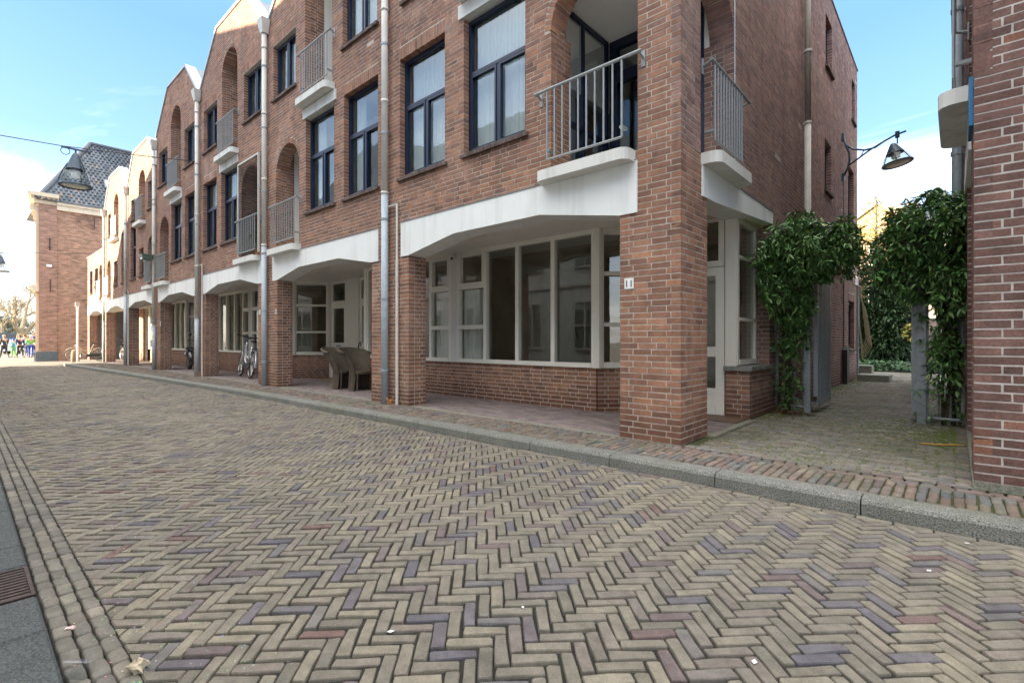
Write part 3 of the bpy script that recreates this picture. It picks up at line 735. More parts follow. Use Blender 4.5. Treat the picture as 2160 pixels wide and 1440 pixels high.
def railing(W, a, b, z0, z1, parent, ext=(.12, .12), dep=.11, n=10, brk=(True, True)):
    """steel balcony railing: the top rail runs on past the bars to plates on the wall"""
    mb = MB(); ra, rb = a - ext[0], b + ext[1]
    mb.tube([W.P(ra, dep, z1), W.P(rb, dep, z1)], .019, 8)
    mb.tube([W.P(a + .03, dep, z0), W.P(b - .03, dep, z0)], .013, 6)
    for s_, on in ((ra + .03, brk[0]), (rb - .03, brk[1])):
        if not on: continue
        mb.tube([W.P(s_, dep, z1), W.P(s_, dep * .6, z1 - .015), W.P(s_, .012, z1 - .03)], .014, 6)
        W.box(mb, s_ - .022, s_ + .022, .0, .012, z1 - .12, z1 + .05)
    for s_ in (a + .03, b - .03): mb.tube([W.P(s_, dep, z0), W.P(s_, dep, z1 - .01)], .0125, 6)
    W.box(mb, a + .02, a + .06, .0, dep, z0 + .10, z0 + .13)
    W.box(mb, b - .06, b - .02, .0, dep, z0 + .10, z0 + .13)
    f = mb.build('railing', mRail, parent)
    for k in range(1, n - 1):
        s_ = a + .03 + (b - a - .06) * k / (n - 1); m2 = MB(); m2.tube([W.P(s_, dep, z0), W.P(s_, dep, z1 - .01)], .0115, 6); m2.build('baluster', mRail, f)
    return f
def slab(W, a, b, z0, z1, parent, out=.21, flip=False, deepen=-.02):
    """white concrete slab, outer corners rounded"""
    mb = MB(); r_ = .11; pl = [W.P(a, deepen, z0)]
    for k in range(5): t = math.pi / 2 * k / 4; pl.append(W.P(a + r_ - r_ * math.cos(t), out - r_ + r_ * math.sin(t), z0))
    for k in range(5): t = math.pi / 2 * k / 4; pl.append(W.P(b - r_ + r_ * math.sin(t), out - r_ + r_ * math.cos(t), z0))
    pl.append(W.P(b, deepen, z0)); mb.prism(pl, (0, 0, z1 - z0)); return mb.build('balcony_slab', mConc, parent)
WF = Wall((0, 4.9), (1, 0), (0, -1))
def recess(h, a, b, z0, zt, kind, P, mort, vis=True, depth=1.15):
    """loggia behind an arched opening"""
    r_ = (b - a) / 2; c = (a + b) / 2
    for e, n_ in ((b, -1), (a, 1)):
        W = Wall((e, 4.9), (0, 1), (n_, 0))
        brick_wall(W, .115, .42, z0, zt - r_, P, mort, dep=.12, seed=int(e * 10), inset=(.004, .0))
        brick_wall(Wall((e + (.5 if n_ < 0 else -.5) * .0, 4.9), (0, 1), (n_, 0)), .31, .42, zt - r_, zt + .02, P, mort, dep=.12, seed=int(e * 11))
    mb = MB()
    mb.box(b + .0, b + .1, 5.325, 4.9 + depth, z0, zt + .1); mb.box(a - .1, a, 5.325, 4.9 + depth, z0, zt + .1)
    mb.box(a - .1, b + .1, 5.2, 4.9 + depth + .1, zt + .02, zt + .1)
    mb.box(a - .1, b + .1, 4.91, 4.9 + depth + .1, z0 - .08, z0 + .01)
    mb.build('loggia_wall', mSoffit, h)
    W = Wall((0, 4.9 + depth), (1, 0), (0, -1))
    f, _ = glazing(W, a, b, z0 + .012, zt + .015, 0, h, 'balcony_door', mNavy, .09, [c], [[z0 + .75, zt - .5]] * 2, th=.07)
    return f
HB = {}
def house(label, Rr, Lr, arch1, wins, arch2, gable, lintels=(), matB=None, seed=1, fascia=None, opening=None, glass=True, side=False, limit=290, parapet=None, s0=None):
    h = thing('row_house', label, 'house', ((Rr + Lr) / 2, 6, 0), 'brick row houses with gables along the pavement')
    mort = MB(); P = Pieces(h, 'brick', matB or mBrick, BRV, limit, False, 10)
    fa, fb = fascia; oa, ob = opening
    holes = [('x', fa, fb, 2.45, 3.02), ('x', oa, ob, -1, 2.45)]
    if arch1: holes.append(('a', arch1[0], arch1[1], arch1[2], arch1[3] - (arch1[1] - arch1[0]) / 2, .3))
    if arch2: holes.append(('a', arch2[0], arch2[1], arch2[2], arch2[3] - (arch2[1] - arch2[0]) / 2, .3))
    for w in wins:
        nosold = any(abs((l[0] + l[1]) / 2 - (w[0] + w[1]) / 2) < .15 and 0 < l[2] - w[3] < .1 for l in lintels)
        holes.append(('x' if nosold else 'r', *w[:4]))
    for l in lintels: holes.append(('x', l[0], l[1], l[2], l[3]))
    if gable:
        zR, zL, zt, iR, iL = gable
        def top(z):
            a = Rr if z < zR else Rr + iR * (z - zR) / (zt - zR); b = Lr if z < zL else Lr - iL * (z - zL) / (zt - zL); return a, b
        ztop = zt
    else: top = None; ztop = parapet
    brick_wall(WF, s0 if s0 is not None else Rr, Lr, 0, ztop, P, mort, holes, top, dep=.25, rev=.115, inset=(.001 if side else 0.0, 0.0), seed=seed, depf=lambda z: .35 if z < 2.44 else .25)
    # pier sides
    for e, n_, q in ((oa, 1, Rr), (ob, -1, Lr)):
        if side and e == oa: continue
        brick_wall(Wall((e, 4.9), (0, 1), (n_, 0)), .12, .35, 0, 2.45, P, mort, dep=.1, seed=seed + 50, inset=(.004, 0))
    # fascia beam with canted soffit
    mb = MB(); c = 1.12
    pl = [(fa, 4.88, 3.015), (fa, 4.88, 2.452), (oa, 4.88, 2.452), (oa + c, 4.88, 2.65), (ob - c, 4.88, 2.65), (ob, 4.88, 2.452), (fb, 4.88, 2.452), (fb, 4.88, 3.015)]
    mb.prism(pl, (0, .36, 0)); mb.build('fascia_beam', mWhite, h)
    mb = MB(); mb.box(fa + .01, fb - .01, 4.87, 4.9, 3.0155, 3.024); mb.build('flashing', mSlate, h)
    mb = MB()
    a0 = oa - .1 if side else Rr
    mb.box(a0, Lr, 5.242, 7.3, 2.74, 2.8)
    # canted ceiling panels continuing the beam a little way in
    mb.hexa([(oa, 5.24, 2.46), (oa + c, 5.24, 2.652), (oa + c, 5.6, 2.735), (oa, 5.6, 2.6), (oa, 5.24, 2.6), (oa + c, 5.24, 2.73), (oa + c, 5.6, 2.738), (oa, 5.6, 2.738)])
    mb.hexa([(ob - c, 5.24, 2.652), (ob, 5.24, 2.46), (ob, 5.6, 2.6), (ob - c, 5.6, 2.735), (ob - c, 5.24, 2.73), (ob, 5.24, 2.6), (ob, 5.6, 2.738), (ob - c, 5.6, 2.738)])
    mb.build('arcade_ceiling', mSoffit, h)
    for w in wins: win(WF, w[0], w[1], w[2], w[3], h, w[4], w[5] if len(w) > 5 else 'full')
    for l in lintels:
        mb = MB(); mb.box(l[0] + .002, l[1] - .002, 4.875, 5.1, l[2] + .002, l[3] - .002); mb.build('lintel_beam', mConc, h)
    if arch1 and len(arch1) < 5:
        recess(h, arch1[0], arch1[1], arch1[2], arch1[3], 0, P, mort)
    if arch2: recess(h, arch2[0], arch2[1], arch2[2], arch2[3], 1, P, mort)
    HB[seed] = (h, P, mort)
    if gable:      # roof behind the gable and the metal capping on its edge
        prof = [(Rr, zR), (Rr + iR, zt), (Lr - iL, zt), (Lr, zL)]
        mb = MB(); mb.prism([(u_, 5.12, z) for u_, z in prof] + [(Lr, 5.12, zL - .15), (Lr - iL, 5.12, zt - .15), (Rr + iR, 5.12, zt - .15), (Rr, 5.12, zR - .15)], (0, 6.9, 0)); mb.build('roof', mSlate, h)
        for (u0, z0_), (u1, z1_) in zip(prof, prof[1:]):
            mb = MB(); d = Vector((u1 - u0, 0, z1_ - z0_)).normalized(); nn = Vector((-d.z, 0, d.x)) 
            if nn.z < 0: nn = -nn
            def q(u_, z_, o_): return (u_ + nn.x * o_, z_ + nn.z * o_)
            A0, A1, B1, B0 = q(u0, z0_, -.05), q(u1, z1_, -.05), q(u1, z1_, .03), q(u0, z0_, .03)
            mb.prism([(A0[0], 4.865, A0[1]), (A1[0], 4.865, A1[1]), (B1[0], 4.865, B1[1]), (B0[0], 4.865, B0[1])], (0, .3, 0)); mb.build('gable_capping', mCap, h)
    # rooms behind the windows
    mb = MB(); zc = ztop - .5 if gable else ztop - .1
    x0, x1 = Rr + .02, Lr - .02
    if not side: mb.box(x0, x0 + .05, 5.2, 11.9, 2.81, min(zc, 8))
    mb.box(x1 - .05, x1, 5.2, 11.9, 2.81, min(zc, 7.3))
    mb.box(x0, x1, 11.8, 11.9, 0, min(zc, 7.4)); mb.box(x0 + .05, x1 - .05, 6.3, 11.8, 5.86, 5.92); mb.box(x0 + .05, x1 - .05, 5.16, 11.8, 2.81, 2.88)
    mb.build('room', mInt, h)
    return h, P, mort
def shopfront(h, P, mort, base, k, w, seed, tiers=None, glass=None, cur=None, door=True):
    """ground floor front behind the arcade. base = party line at the door end, k = +1/-1, s measured from it"""
    U = lambda s_: base + k * s_
    g = glass or mGlassS
    # main plane v = 6.38 from s=1.9 to w
    Wm = Wall((base, 6.38), (k, 0), (0, -1))
    brick_wall(Wm, 1.93, w, 0, .66, P, mort, dep=.15, seed=seed + 1)
    v = [2.02, 2.735, 3.49, 4.255]
    f, cells = glazing(Wm, 1.93, w - .08, .66, 2.74, -.03, h, 'shop_window', mCream, .07, [2.73, 3.49, 4.26], [[], [], [], [1.32, 2.07]], th=.1, glass=g, bar=.075, inner=lambda c, q: c == 3 and q == 2)
    if k < 0:
      mb = MB(); Wm.box(mb, w - .079, w + .079, -.10, .028, .66, 2.74); mb.build('pilaster', mWhiteB, h)
    if cur:
        for c in cur:
            x0, x1, y0, y1 = cells[c][:4]; 
            if c >= 3: curtain(Wm, x0, x1, .7, 2.02, .10, f, mCurt, .09)
            else: curtain(Wm, x0 + .03, x1 - .03, y0, y1, .12, f, mCurtY if seed > 30 else mCurt, .12, .02)
    # angled bay
    A = (U(1.9), 6.38); B = (U(1.22), 7.1); L = math.hypot(B[0] - A[0], B[1] - A[1]); d = ((B[0] - A[0]) / L, (B[1] - A[1]) / L)
    n = (-k * abs(d[1]), -abs(d[0])) ; Wa = Wall(A, d, n)
    brick_wall(Wa, 0.0, L, 0, .66, P, mort, dep=.15, seed=seed + 2, inset=(.001, 0))
    f2, c2 = glazing(Wa, .0, L, .66, 2.74, -.02, h, 'shop_window', mCream, .085, [], [1.31, 2.07], th=.1, glass=g, bar=.06)
    mb = MB(); mb.tube([(A[0] + k * .0, A[1] - .0, .66), (A[0], A[1], 2.74)], .075, 8); mb.build('corner_post', mCream, h)
    # door wall v = 7.1
    Wd = Wall((base, 7.1), (k, 0), (0, -1))
    mb = MB(); Wd.box(mb, 1.16 if door else 1.27, 1.24 if door else 1.33, -.15, 0, 0, 2.74); mb.build('door_surround', mCream, h)
    if door:
      mb = MB(); Wd.box(mb, 0, .33, -.15, 0, 0, 2.74); mb.build('door_surround', mCream, h)
      shop_door(h, Wd, g)
    shop_room(h, U, k, w)
    return f
def shop_door(h, Wd, g):
    f3, _ = glazing(Wd, .33, 1.16, 2.1, 2.74, .03, h, 'transom_window', mCream, .08, glass=g)
    f4, c4 = glazing(Wd, .33, 1.16, .02, 2.1, .03, h, 'front_door', mCream, .13, [], [.40, .94], th=.06, glass=g, bar=.14, noglass=((0, 0),))
    mb = MB(); Wd.box(mb, .46, 1.03, -.08, -.045, .15, .33)
    for q in range(3): Wd.box(mb, .46, 1.03, -.045, -.038, .17 + q * .06, .215 + q * .06)
    mb.build('door_panel', mCream, f4)
    mb = MB(); mb.tube([Wd.P(1.08, -.02, 1.04), Wd.P(1.08, .03, 1.04), Wd.P(.97, .035, 1.04)], .009, 6); mb.build('door_handle', mSteel, f4)
    mb = MB(); Wd.box(mb, .62, .87, -.03, -.018, .89, .95); mb.build('letter_slot', mSteel, f4)
def shop_room(h, U, k, w):
    mb = MB(); a, b = sorted((U(.02), U(w - .02)))
    mb.box(a, b, 6.7, 11.8, .0 if False else -.02, .015); mb.build('shop_floor', mIntD, h)
    mb = MB(); mb.box(a, b, 11.0, 11.1, 0.02, 2.8); (a > 2.2 and mb.box(a, a + .06, 7.3 if k > 0 else 6.55, 11, .02, 2.8)); mb.box(b - .06, b, 7.3 if k < 0 else 6.55, 11, .02, 2.8); mb.box(a + .07, b - .07, 7.31, 10.98, 2.76, 2.8)
    mb.box(a + .07, b - .07, 6.56, 7.305, 2.805, 2.82)
    mb.build('shop_room', mIntW, h)
def finish(h, P, mort): P.flush(); mort.build('mortar_wall', mMortar, h)
# ------------------------------------------------------------------ the row, from the corner house down the street
GT = (8.57, 8.57, 9.92, 1.35, 1.5)
def std(Rr, Lr, k, w1='full', w2='full', w3='full', extra=None):
    """openings of a standard house; k=1: loggia at the right-hand (near) end"""
    q = (Lr - Rr) / 4.95; U = (lambda s_: Rr + s_ * q) if k > 0 else (lambda s_: Lr - s_ * q)
    def r(a, b): return tuple(sorted((U(a), U(b))))
    a1 = r(.47, 1.62); a2 = r(1.9, 3.03)
    return dict(arch1=(*a1, 3.12, 5.45), arch2=(*a2, 6.08, 8.96),
                wins=[(*r(1.93, 3.1), 3.77, 5.72, 3, w1), (*r(3.47, 4.61), 3.77, 5.72, 3, w2), (*r(.32, 1.46), 6.65, 7.9, 2, w3), (*r(3.42, 4.58), 6.65, 7.9, 2, w3)],
                lintels=[(r(1.83, 3.2)[0], r(1.83, 3.2)[1], 5.74, 5.945)])
def balc(h, arch, low=True, n=12, ext=(.12, .12)):
    a, b, z0 = arch[:3]
    slab(WF, a - .1, b + .1, z0 - .12, z0 + .01, h)
    railing(WF, a - .02, b + .02, z0 + .16, z0 + 1.0, h, ext, n=n)
# A: corner house
sA = dict(arch1=(2.56, 3.73, 3.12, 5.5, 'corner'), arch2=(4.05, 5.25, 6.08, 8.96),
          wins=[(4.15, 5.32, 3.77, 5.72, 3, 'full'), (5.74, 6.88, 3.77, 5.72, 3, 'full'), (5.6, 6.8, 6.65, 7.9, 2, 'full'), (2.45, 3.6, 6.65, 7.9, 2, 'full')],
          lintels=[(4.05, 5.42, 5.74, 5.945)])
hA, PA, mA = house("brown brick corner house number 11 with a corner loggia beside the alley", 2.08, 7.18, gable=(8.7, 8.57, 9.92, 1.35, 1.5), seed=1, fascia=(2.56, 6.83), opening=(2.775, 6.64), side=True, **sA)
WS = Wall((2.08, 0), (0, 1), (-1, 0))
hs = [('x', 5.45, 8.25, 2.65, 3.03), ('x', 5.62, 8.15, -1, 2.65), ('a', 5.43, 6.51, 3.13, 4.87, .3),
      ('r', 12.45, 13.2, 7.02, 8.14), ('r', 12.36, 13.1, 4.32, 5.42), ('r', 16.05, 16.6, 7.04, 8.14), ('r', 15.45, 16.4, 4.1, 5.66), ('r', 15.5, 16.5, .86, 2.12)]
REC[0] = .0028
PS = Pieces(hA, 'side_brick', mBrickA, BRV, 250, False, 10); mS = MB()
brick_wall(WS, 4.9, 5.62, 0, 3.03, PA, mS, [('x', 5.45, 8.25, 2.65, 3.03)], dep=.3, rev=.1, seed=77)      # pillar
brick_wall(WS, 4.9, 5.43, 3.03, 3.13, PA, mS, dep=.3, seed=78)
REC[0] = .0024
brick_wall(WS, 4.9, 17.05, 3.13, 8.72, PS, mS, hs, dep=.25, rev=.115, seed=79)
brick_wall(WS, 5.45, 17.05, 3.03, 3.13, PS, mS, dep=.25, seed=80)
brick_wall(WS, 8.13, 17.05, 0, 3.03, PS, mS, [hs[-1], ('x', 5.45, 8.25, 2.83, 3.03)], dep=.25, rev=.115, seed=81)
REC[0] = .0028
# inner faces of the pillar
brick_wall(Wall((2.77, 4.9), (0, 1), (1, 0)), .12, .72, 0, 2.45, PA, mS, dep=.1, seed=82, inset=(.004, .001))
brick_wall(Wall((2.08, 5.62), (1, 0), (0, 1)), .12, .69, 0, 2.45, PA, mS, dep=.1, seed=83, inset=(.004, 0))
brick_wall(Wall((2.56, 4.9), (0, 1), (1, 0)), .12, .53, 3.12, 5.0, PA, mS, dep=.1, seed=84, inset=(.004, .001))
brick_wall(Wall((3.73, 4.9), (0, 1), (-1, 0)), .12, .42, 3.12, 4.93, PA, mS, dep=.12, seed=85, inset=(.004, 0))
brick_wall(Wall((2.08, 5.43), (1, 0), (0, 1)), .12, .48, 3.12, 5.0, PA, mS, dep=.1, seed=86, inset=(.004, 0))
brick_wall(Wall((2.08, 6.51), (1, 0), (0, -1)), .12, .42, 3.12, 4.9, PS, mS, dep=.12, seed=87, inset=(.004, 0))
mb = MB(); mb.box(2.2, 2.65, 5.02, 5.5, 0, 2.44); mb.box(2.2, 2.45, 5.02, 5.32, 3.0, 5.2); mb.build('pillar_core', mMortar, hA)
# side fascia and ceiling over the entrance
mb = MB(); mb.prism([(2.06, 5.452, 3.015), (2.06, 5.452, 2.655), (2.06, 5.8, 2.66), (2.06, 8.245, 2.832), (2.06, 8.245, 3.015)], (.36, 0, 0)); mb.build('fascia_beam', mWhite, hA)
mb = MB(); mb.box(2.05, 2.075, 5.46, 8.24, 3.0155, 3.024); mb.build('flashing', mSlate, hA)
mb = MB(); mb.box(2.42, 2.67, 5.3, 8.25, 2.84, 2.9); mb.box(2.1, 2.42, 7.16, 8.2, 2.8, 2.86); mb.build('arcade_ceiling', mSoffit, hA)
# bay beside the front door: brick plinth, stone cap, cream box with a tall window on the alley side
Wp = Wall((2.08, 7.16), (1, 0), (0, -1)); brick_wall(Wp, 0, .32, 0, .655, PA, mS, dep=.2, seed=88, inset=(.001, 0))
brick_wall(Wall((2.08, 0), (0, 1), (-1, 0)), 7.16, 8.13, 0, .655, PS, mS, dep=.2, seed=89)
mb = MB(); mb.box(2.04, 2.41, 7.11, 8.13, .657, .715); mb.build('stone_cap', mStoneCap, hA)
mb = MB(); mb.box(2.26, 2.405, 7.17, 7.24, .7155, 2.84); mb.box(2.26, 2.4, 8.09, 8.13, .7155, 2.84); mb.build('bay_panel', mCream, hA)
WB = Wall((2.25, 7.2), (0, 1), (-1, 0)); glazing(WB, .0, .89, .73, 2.78, -.005, hA, 'bay_window', mCream, .07, [], [1.37, 2.24], th=.07, glass=mGlassS)
brick_wall(Wall((2.08, 8.124), (1, 0), (0, -1)), 0, .33, .72, 2.82, PS, mS, dep=.1, seed=95)
# front door (right-hand frame at u 2.40)
Wd = Wall((2.42, 7.16), (1, 0), (0, -1))
glazing(Wd, 0, .92, 2.12, 2.84, .02, hA, 'transom_window', mCream, .08, glass=mGlassS)
f4, _ = glazing(Wd, 0, .92, .02, 2.11, .02, hA, 'front_door', mCream, .12, [], [.41 + .5], th=.06, glass=mGlassS, bar=.14)
mb = MB(); Wd.box(mb, .12, .80, -.075, -.03, .14, .39)
for q in range(3): Wd.box(mb, .12, .80, -.03, -.022, .15 + q * .08, .215 + q * .08)
mb.build('door_panel', mCream, f4)
mb = MB(); mb.tube([Wd.P(.86, -.02, 1.04), Wd.P(.86, .035, 1.04), Wd.P(.74, .04, 1.04)], .009, 6); mb.build('door_handle', mSteel, f4)
# shop windows of the corner house
shopfront(hA, PA, mS, 2.08, 1, 5.095, 10, cur=[3], door=False)
mb = MB(); mb.box(2.42, 2.5, 8.2, 11.0, 0, 2.9); mb.build('room_wall', mIntW, hA)
# corner loggia: navy door and windows behind the two arches
mb = MB(); mb.box(2.2, 4.1, 5.2, 7.3, 5.52, 5.6); mb.box(3.9, 4.0, 5.325, 6.6, 4.5, 5.52); mb.box(2.1, 4.0, 4.95, 7.2, 3.02, 3.13); mb.box(2.36, 2.46, 6.515, 7.2, 3.13, 5.52)
mb.build('loggia_wall', mSoffit, hA)
glazing(Wall((0, 6.5), (1, 0), (0, -1)), 2.45, 3.85, 3.14, 5.51, 0, hA, 'balcony_door', mNavy, .12, [3.32], [[4.95], [4.95]], th=.08, bar=.16)
glazing(Wall((3.86, 5.33), (0, 1), (-1, 0)), 0, 1.15, 3.14, 5.51, 0, hA, 'side_window', mNavy, .06, [.5], [[4.0]] * 2, th=.07)
curtain(Wall((4.02, 5.33), (0, 1), (-1, 0)), .05, .5, 3.2, 5.4, 0, hA, mCurt)
mb = MB(); mb.box(2.5, 3.8, 7.6, 7.7, 3.14, 5.5); mb.box(3.0, 3.28, 7.3, 7.32, 3.14, 4.9); mb.build('room_wall', mInt, hA)
mb = MB(); mb.tube([(3.26, 6.46, 4.1), (3.26, 6.42, 4.1), (3.16, 6.42, 4.1)], .012, 6); mb.build('door_handle', mOrange if False else mSteel, hA)
slab(WF, 2.585, 3.84, 3.0, 3.125, hA)
railing(WF, 2.66, 3.74, 3.27, 4.12, hA, (.20, .17), n=10)
slab(WS, 5.44, 6.62, 3.0, 3.125, hA, deepen=-.02)
railing(WS, 5.52, 6.5, 3.27, 4.12, hA, (.08, .30), n=11)
balc(hA, sA['arch2'])
# windows on the alley side
for (a, b, z0, z1, st) in ((12.45, 13.2, 7.02, 8.14, 1), (12.36, 13.1, 4.32, 5.42, 1), (16.05, 16.6, 7.04, 8.14, 1), (15.45, 16.4, 4.1, 5.66, 2), (15.5, 16.5, .86, 2.12, 1)):
    win(WS, a, b, z0, z1, hA, st, 'full' if st == 2 else None)
mb = MB(); mb.box(2.06, 2.4, 4.86, 17.1, 8.722, 8.76); mb.build('parapet_cap', mSlate, hA)
mb = MB(); mb.box(2.3, 7.0, 16.8, 17.05, 0, 8.7); mb.box(2.35, 7.0, 12.0, 16.8, 8.55, 8.65); mb.box(2.36, 2.45, 8.3, 16.8, 2.9, 2.98); mb.build('rear_wall', mMortar, hA)
mb = MB(); mb.box(2.5, 7.0, 8.3, 16.7, 5.86, 5.92); mb.box(4.4, 4.5, 7.3, 16.7, 2.95, 8.5); mb.box(2.45, 4.4, 8.3, 16.7, 2.85, 2.9); mb.build('room', mInt, hA)
PS.flush(); PA.flush(); mA.build('mortar_wall', mMortar, hA); mS.build('side_mortar_wall', mMortar, hA)
# B, C, D standard houses
def row(label, Rr, Lr, k, seed, cur3, wins, gable=GT, fascia=None, opening=None, shopcur=None, glass=None):
    s_ = std(Rr, Lr, k, *wins)
    h, P, m = house(label, Rr, Lr, gable=gable, seed=seed, fascia=fascia or (Rr + .31, Lr - .31), opening=opening or (Rr + .54, Lr - .54), **s_)
    shopfront(h, P, m, Rr if k > 0 else Lr, k, Lr - Rr, seed * 10, cur=shopcur, glass=glass)
    balc(h, s_['arch1'], n=11); balc(h, s_['arch2'], n=12)
    return h, P, m
hB, PB, mB = row("brown brick house between the second and third downpipe, two wicker chairs in its arcade", 7.181, 12.15, -1, 2, None, ('sides', 'sides', 'full'), shopcur=[3])
hC, PC, mC = row("brown brick house whose first floor loggia is closed with netting, bicycles in its arcade", 12.151, 17.1, 1, 3, None, ('full', 'sides', 'full'), shopcur=[])
hD, PD, mD = row("brown brick house with a black scooter in its arcade, fourth from the corner", 17.101, 22.0, -1, 4, None, ('sides', 'full', 'full'), shopcur=[0, 1, 2])
# E, F lower houses
G2 = (7.5, 7.5, 8.9, 1.2, 1.3)
def low(label, Rr, Lr, k, seed, arch1, arch2, wins, gable=G2, **kw):
    h, P, m = house(label, Rr, Lr, arch1, wins, arch2, gable, seed=seed, fascia=(Rr + .31, Lr - .31), opening=(Rr + .54, Lr - .54), **kw)
    shopfront(h, P, m, Rr if k > 0 else Lr, k, Lr - Rr, seed * 10, cur=[0, 1, 2] if seed == 5 else [])
    balc(h, arch1, n=10); balc(h, arch2, n=9)
    return h, P, m
hE, PE, mE = low("lower brick house with the yellow and black poster in its shop window", 22.001, 26.9, 1, 5, (22.3, 23.25, 3.12, 5.05), (23.65, 24.7, 5.75, 7.85),
    [(23.9, 24.6, 3.68, 4.75, 1), (25.15, 26.1, 3.66, 5.85, 4), (22.45, 23.2, 6.12, 7.18, 2), (25.3, 26.0, 6.12, 7.0, 1)])
hF, PF, mF = low("sunlit lower brick house at the end of the gables, plants on its balcony", 26.901, 31.7, -1, 6, (30.15, 31.05, 3.12, 4.95), (28.45, 29.5, 5.75, 7.85),
    [(28.65, 29.45, 3.66, 4.75, 1), (27.25, 27.85, 3.66, 5.84, 4), (30.15, 30.8, 6.1, 7.17, 1)])
# G: flat-topped last house
hG, PG, mG = house("flat topped pale lit brick house at the far end of the row", 31.701, 36.5, (32.2, 33.1, 3.12, 4.95), [(33.4, 34.2, 3.66, 4.92, 1, None), (34.95, 35.8, 3.66, 4.92, 1, None)], None, None, seed=7, fascia=(32.0, 36.3), opening=(32.3, 35.95), parapet=5.68)
mb = MB(); mb.box(31.7, 36.5, 4.86, 5.2, 5.682, 5.72); mb.build('parapet_cap', mCap, hG)
mb = MB(); mb.box(31.75, 36.45, 5.2, 12, 5.3, 5.4); mb.box(36.2, 36.5, 5.16, 12, 0, 5.68); mb.build('flat_roof', mSlate, hG)
balc(hG, (32.2, 33.1, 3.12), n=8)
brick_wall(Wall((0, 6.5), (1, 0), (0, -1)), 31.8, 36.2, 0, 2.74, PG, mG, [('x', 33.2, 34.2, 0, 2.1)], dep=.2, seed=70)
glazing(Wall((0, 6.5), (1, 0), (0, -1)), 33.2, 34.2, .02, 2.1, .08, hG, 'front_door', mGoldS, .12, [], [1.0], th=.06, bar=.12)
for h_, P_, m_ in ((hB, PB, mB), (hC, PC, mC), (hD, PD, mD), (hE, PE, mE), (hF, PF, mF), (hG, PG, mG)): finish(h_, P_, m_)
# number plates
def digits(txt, W, s0, z0, hgt, parent, dep, mat, flipx=True):
    c = bpy.data.curves.new('digit', 'FONT'); c.body = txt; c.size = hgt / .72; c.extrude = .0008
    o = bpy.data.objects.new('digit', c); COL.objects.link(o); bpy.context.view_layer.update()
    me = bpy.data.meshes.new_from_object(o.evaluated_get(bpy.context.evaluated_depsgraph_get())); bpy.data.objects.remove(o)
    vs = np.array([tuple(v.co) for v in me.vertices]); x0 = vs[:, 0].min(); w = vs[:, 0].max() - x0
    mb = MB(); mb.v = [V(W.P(s0 + (-(v.co.x - x0 - w / 2)) * (1 if flipx else -1), dep + v.co.z, z0 + v.co.y)) for v in me.vertices]; mb.f = [tuple(p.vertices) for p in me.polygons]
    return mb.build('digits', mat, parent)
def plate(h, num, u, z, w=.11, hh=.115, W=WF):
    mb = MB(); W.box(mb, u - w / 2, u + w / 2, .001, .008, z, z + hh); p = mb.build('number_plate', mPlateW, h)
    digits(num, W, u, z + hh * .16, hh * .68, p, .0095, mBlack); return p
plate(hA, '11', 2.66, 1.635); plate(hB, '9', 11.69, 1.68, .075); plate(hC, '7', 12.60, 1.70, .075); plate(hD, '5', 21.45, 1.6, .09, .16)
# downpipes
def pipe(h, u, ztop, col=mZinc, zsw=2.3, hop=True, r_=.055, v=4.815, zb=.0):
    mb = MB(); mb.tube([(u, v, zb + zsw - .02), (u, v, ztop)], r_, 12)
    for z in np.arange(zsw, ztop, 1.55): mb.tube([(u, v, z - .02), (u, v, z + .03)], r_ + .008, 12)
    o = mb.build('downpipe', col, h, True)
    mb = MB(); mb.tube([(u, v, zb), (u, v, zsw)], r_ + .004, 12); mb.build('downpipe_foot', mZincB, o, True)
    mb = MB()
    for z in (.55, 1.75, 3.1, 4.55, 6.05, 7.5):
        if z < ztop: mb.tube([(u, v, z), (u, v, z + .035)], r_ + .011, 12); mb.box(u - .012, u + .012, v + .02, 4.9, z + .005, z + .03)
    mb.build('pipe_clip', mSteel, o)
    if hop:
        mb = MB(); mb.hexa([(u - .07, v - .07, ztop - .02), (u + .07, v - .07, ztop - .02), (u + .07, v + .07, ztop - .02), (u - .07, v + .07, ztop - .02), (u - .14, v - .12, ztop + .3), (u + .14, v - .12, ztop + .3), (u + .14, v + .08, ztop + .3), (u - .14, v + .08, ztop + .3)])
        mb.build('rain_hopper', mZinc, o)
    return o
pipe(hB, 7.19, 8.4, zsw=3.55); pipe(hC, 12.13, 8.3, zsw=3.3); pipe(hD, 17.06, 8.3, zsw=1.75); pipe(hE, 21.98, 8.1, zsw=1.6); pipe(hF, 26.6, 7.35, zsw=3.0); pipe(hG, 31.3, 7.2, zsw=2.0)
def thin(h, u, z, du=.2, back=.24):
    mb = MB(); mb.tube([(u + back, 4.86, z), (u - .005, 4.86, z)], .014, 8); mb.tube([(u, 4.86, z + .01), (u, 4.86, 2.4)], .018, 8); mb.tube([(u, 4.86, 2.4), (u, 4.86, .0)], .024, 8)
    mb.build('overflow_pipe', mZinc, h)
thin(hA, 6.905, 3.33); thin(hD, 16.73, 3.33); thin(hF, 26.3, 3.2)
W2 = WS   # downpipe on the alley wall
mb = MB(); mb.tube([(2.0, 10.3, .0), (2.0, 10.3, 5.0)], .055, 12); p_ = mb.build('downpipe', mZinc, hA, True)
mb = MB(); mb.tube([(2.0, 10.3, 5.0), (2.0, 10.3, 8.7)], .05, 12); mb.build('downpipe_top', mat_plain("pipe_olive", (.30, .29, .23), .6), p_, True)
mb = MB()
for z in (1.6, 3.2, 5.0, 6.3, 7.9): mb.tube([(2.0, 10.3, z), (2.0, 10.3, z + .04)], .066, 12); mb.box(2.0, 2.08, 10.29, 10.31, z, z + .03)
mb.build('pipe_clip', mZinc, p_)
